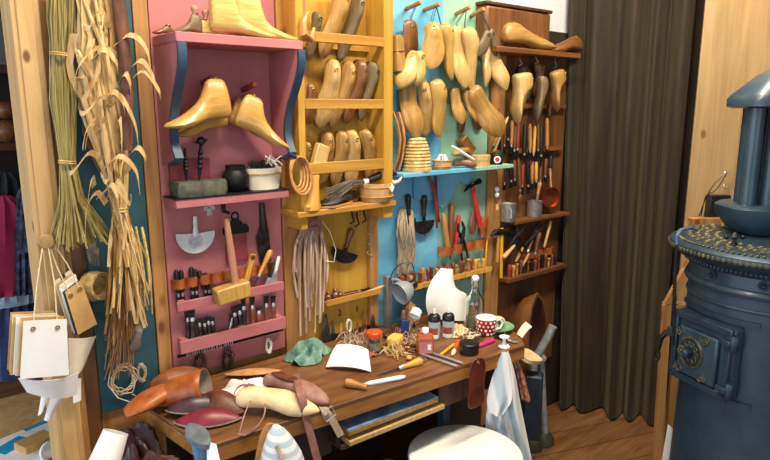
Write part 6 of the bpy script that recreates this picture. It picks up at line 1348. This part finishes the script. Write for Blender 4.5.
# frame band round the door on the drum
for z0 in (.955, .695):
    MB().sheet(lambda u, v, z0=z0: V((math.cos(DA - .62 + 1.24 * u) * .245, math.sin(DA - .62 + 1.24 * u) * .245, z0 + .014 * v)), 20, 1, .012).build('door_surround', stove_d, S)
MB().torus(.241, .006, T((0, 0, 1.0)), 64, 8).build('band', stove_b, S)
# flue unit on top
fc = FW * 2.05 + RT * 1.335; U = mtx((fc.x, fc.y, 0), RT, FW, (0, 0, 1))
fl = thing('flue_unit', 'blue-grey cast flue box with a row of upright pipes on top of the stove', 'flue', T((fc.x, fc.y, 1.188))); Fi = fl.matrix_basis.inverted() @ U
so = lambda w, d, z: [V((math.copysign(abs(math.cos(a)) ** .55, math.cos(a)) * w, math.copysign(abs(math.sin(a)) ** .55, math.sin(a)) * d, z)) for a in [2 * PI * i / 36 for i in range(36)]]
MB().loft([so(.155, .085, 1.19), so(.175, .10, 1.21), so(.20, .12, 1.245), so(.205, .122, 1.275), so(.19, .11, 1.285)], M=Fi).build('lower_box', stove_b, fl)
for i, x in enumerate((-.15, -.082, -.012, .058, .128)): MB().lathe([(.034, 1.28), (.026, 1.286), (.026, 1.60), (.032, 1.606)], 18, Fi @ T((x, -.04 if i != 2 else -.03, 0))).build('pipe', stove_b, fl)
for i, x in enumerate((-.115, -.045, .03, .1)): MB().lathe([(.026, 1.28), (.026, 1.60)], 18, Fi @ T((x, .05, 0))).build('pipe', stove_b, fl)
MB().loft([so(.185, .105, 1.596), so(.20, .12, 1.602), so(.20, .12, 1.625), so(.19, .115, 1.64), so(.12, .08, 1.70), so(.09, .07, 1.715)], M=Fi).build('upper_cap', stove_b, fl)
fl2 = MB().tube([Fi @ V((.02, 0, 1.70)), Fi @ V((.02, 0, 2.6))], .06, 20).build('chimney_pipe', stove_b, fl)
# poker hanging at the rim
PKD = 1.80
a = thing('fire_poker', 'dark twisted iron poker hanging from the stove rim on the left', 'poker', T(rr(676, 250, PKD))); bpy.context.view_layer.update()
pts = [rr(677, 244, PKD), rr(675, 275, PKD), rr(674, 310, PKD), rr(673, 345, PKD)]
wpart(MB().tube([interp3(pts, i / 60) for i in range(61)], [.0048 + .0016 * (i % 2) for i in range(61)], 8), 'shaft', iron, a)
wpart(MB().tube([rr(677, 245, PKD), rr(677, 236, PKD), rr(681, 230, PKD + .02), rr(690, 228, PKD + .04), rr(697, 230, PKD + .05)], .0055, 8), 'hook', mat('steel_blue_metal', '#4b5f78', '#6b7f97', .4, .5), a)
# ------------------------------------------------------------------ groups of repeats
GROUPS = [('behind the top rail', 'lasts behind the top rail'), ('behind the middle rail', 'lasts behind the middle rail'), ('behind the lowest rail', 'lasts behind the lowest rail'),
 ('upper leather loops', 'punches in the upper leather loops'), ('lower rail of the red board', 'tools in the lower rail of the red board'), ('upper row of the brown board', 'tools in the upper row of the brown board'),
 ('middle row of the brown board', 'tools in the middle row of the brown board'), ('on the narrow yellow ledge', 'small handles on the narrow yellow ledge'), ('on the lower brown ledge', 'small tools on the lower brown ledge'),
 ('black iron hook under', 'iron hooks under the yellow shelf'), ('bright wire hook', 'wire hooks under the brown shelf'), ('thread bundle', 'thread bundles under the yellow ledge'), ('brown wooden spool', 'spools on the yellow ledge'),
 ('wooden peg', 'pegs holding lasts'), ('brochure', 'brochures on the low table'), ('steel rods', 'steel rods on the bench'), ('black shoulders', 'dye bottles on the bench'), ('leather strap bowed', 'leather straps beside the skep'), ('screw eye', 'screw eyes on the post')]
for o in bpy.data.objects:
    if o.parent is None and 'label' in o and 'group' not in o:
        for key, g in GROUPS:
            if key in o['label']: o['group'] = g; break
        else:
            if o['category'] == 'shoe last': o['group'] = 'boot lasts on and under the red shelf' if o.matrix_basis.translation.x < 1.13 else ('lasts on the blue and mint boards' if o.matrix_basis.translation.x < 2.12 else 'lasts on the brown board')
# ------------------------------------------------------------------ camera and light
cam = bpy.data.cameras.new('camera'); cam.lens = 36 * FOC / 770; cam.sensor_width = 36; cam.clip_start = .05
co = bpy.data.objects.new('camera', cam); COL.objects.link(co); co.location = (0, 0, CZ); co.rotation_euler = (PI / 2 - PIT, 0, -TH)
bpy.context.scene.camera = co
def area(name, loc, target, sx, sy, power, col):
    l = bpy.data.lights.new(name, 'AREA'); l.shape = 'RECTANGLE'; l.size = sx; l.size_y = sy; l.energy = power; l.color = col
    o = bpy.data.objects.new(name, l); COL.objects.link(o); o.location = loc
    o.rotation_euler = (V(target) - V(loc)).to_track_quat('-Z', 'Y').to_euler(); return o
area('window_and_added_daylight', (-.2, -2.28, 1.55), (-.2, 0, 1.5), 3.2, 1.75, 34, (.80, .91, 1.0))
area('window_and_added_daylight', (-2.95, .4, 1.35), (0, .4, 1.2), 2.4, 1.6, 52, (.74, .88, 1.0))
area('ceiling_lamp', (2.0, 1.0, 2.72), (1.95, 1.25, 0), 1.0, .16, 36, (1, .89, .68))
area('ceiling_lamp', (.8, 1.0, 2.72), (.85, 1.25, 0), 1.0, .16, 36, (1, .89, .68))
area('window_and_added_daylight', (-2.95, 3.3, 1.35), (0, 3.2, .8), 1.8, 1.6, 60, (.80, .91, 1.0))  # added lamp that brightens the coats and floor of the far room
w = bpy.data.worlds.new('world'); bpy.context.scene.world = w; w.use_nodes = True
w.node_tree.nodes['Background'].inputs['Color'].default_value = (.75, .85, 1, 1); w.node_tree.nodes['Background'].inputs['Strength'].default_value = .25
sc = bpy.context.scene
sc.view_settings.view_transform = 'Standard'; sc.view_settings.look = 'None'; sc.view_settings.gamma = 1; sc.view_settings.use_curve_mapping = False
sc.view_settings.exposure = .2
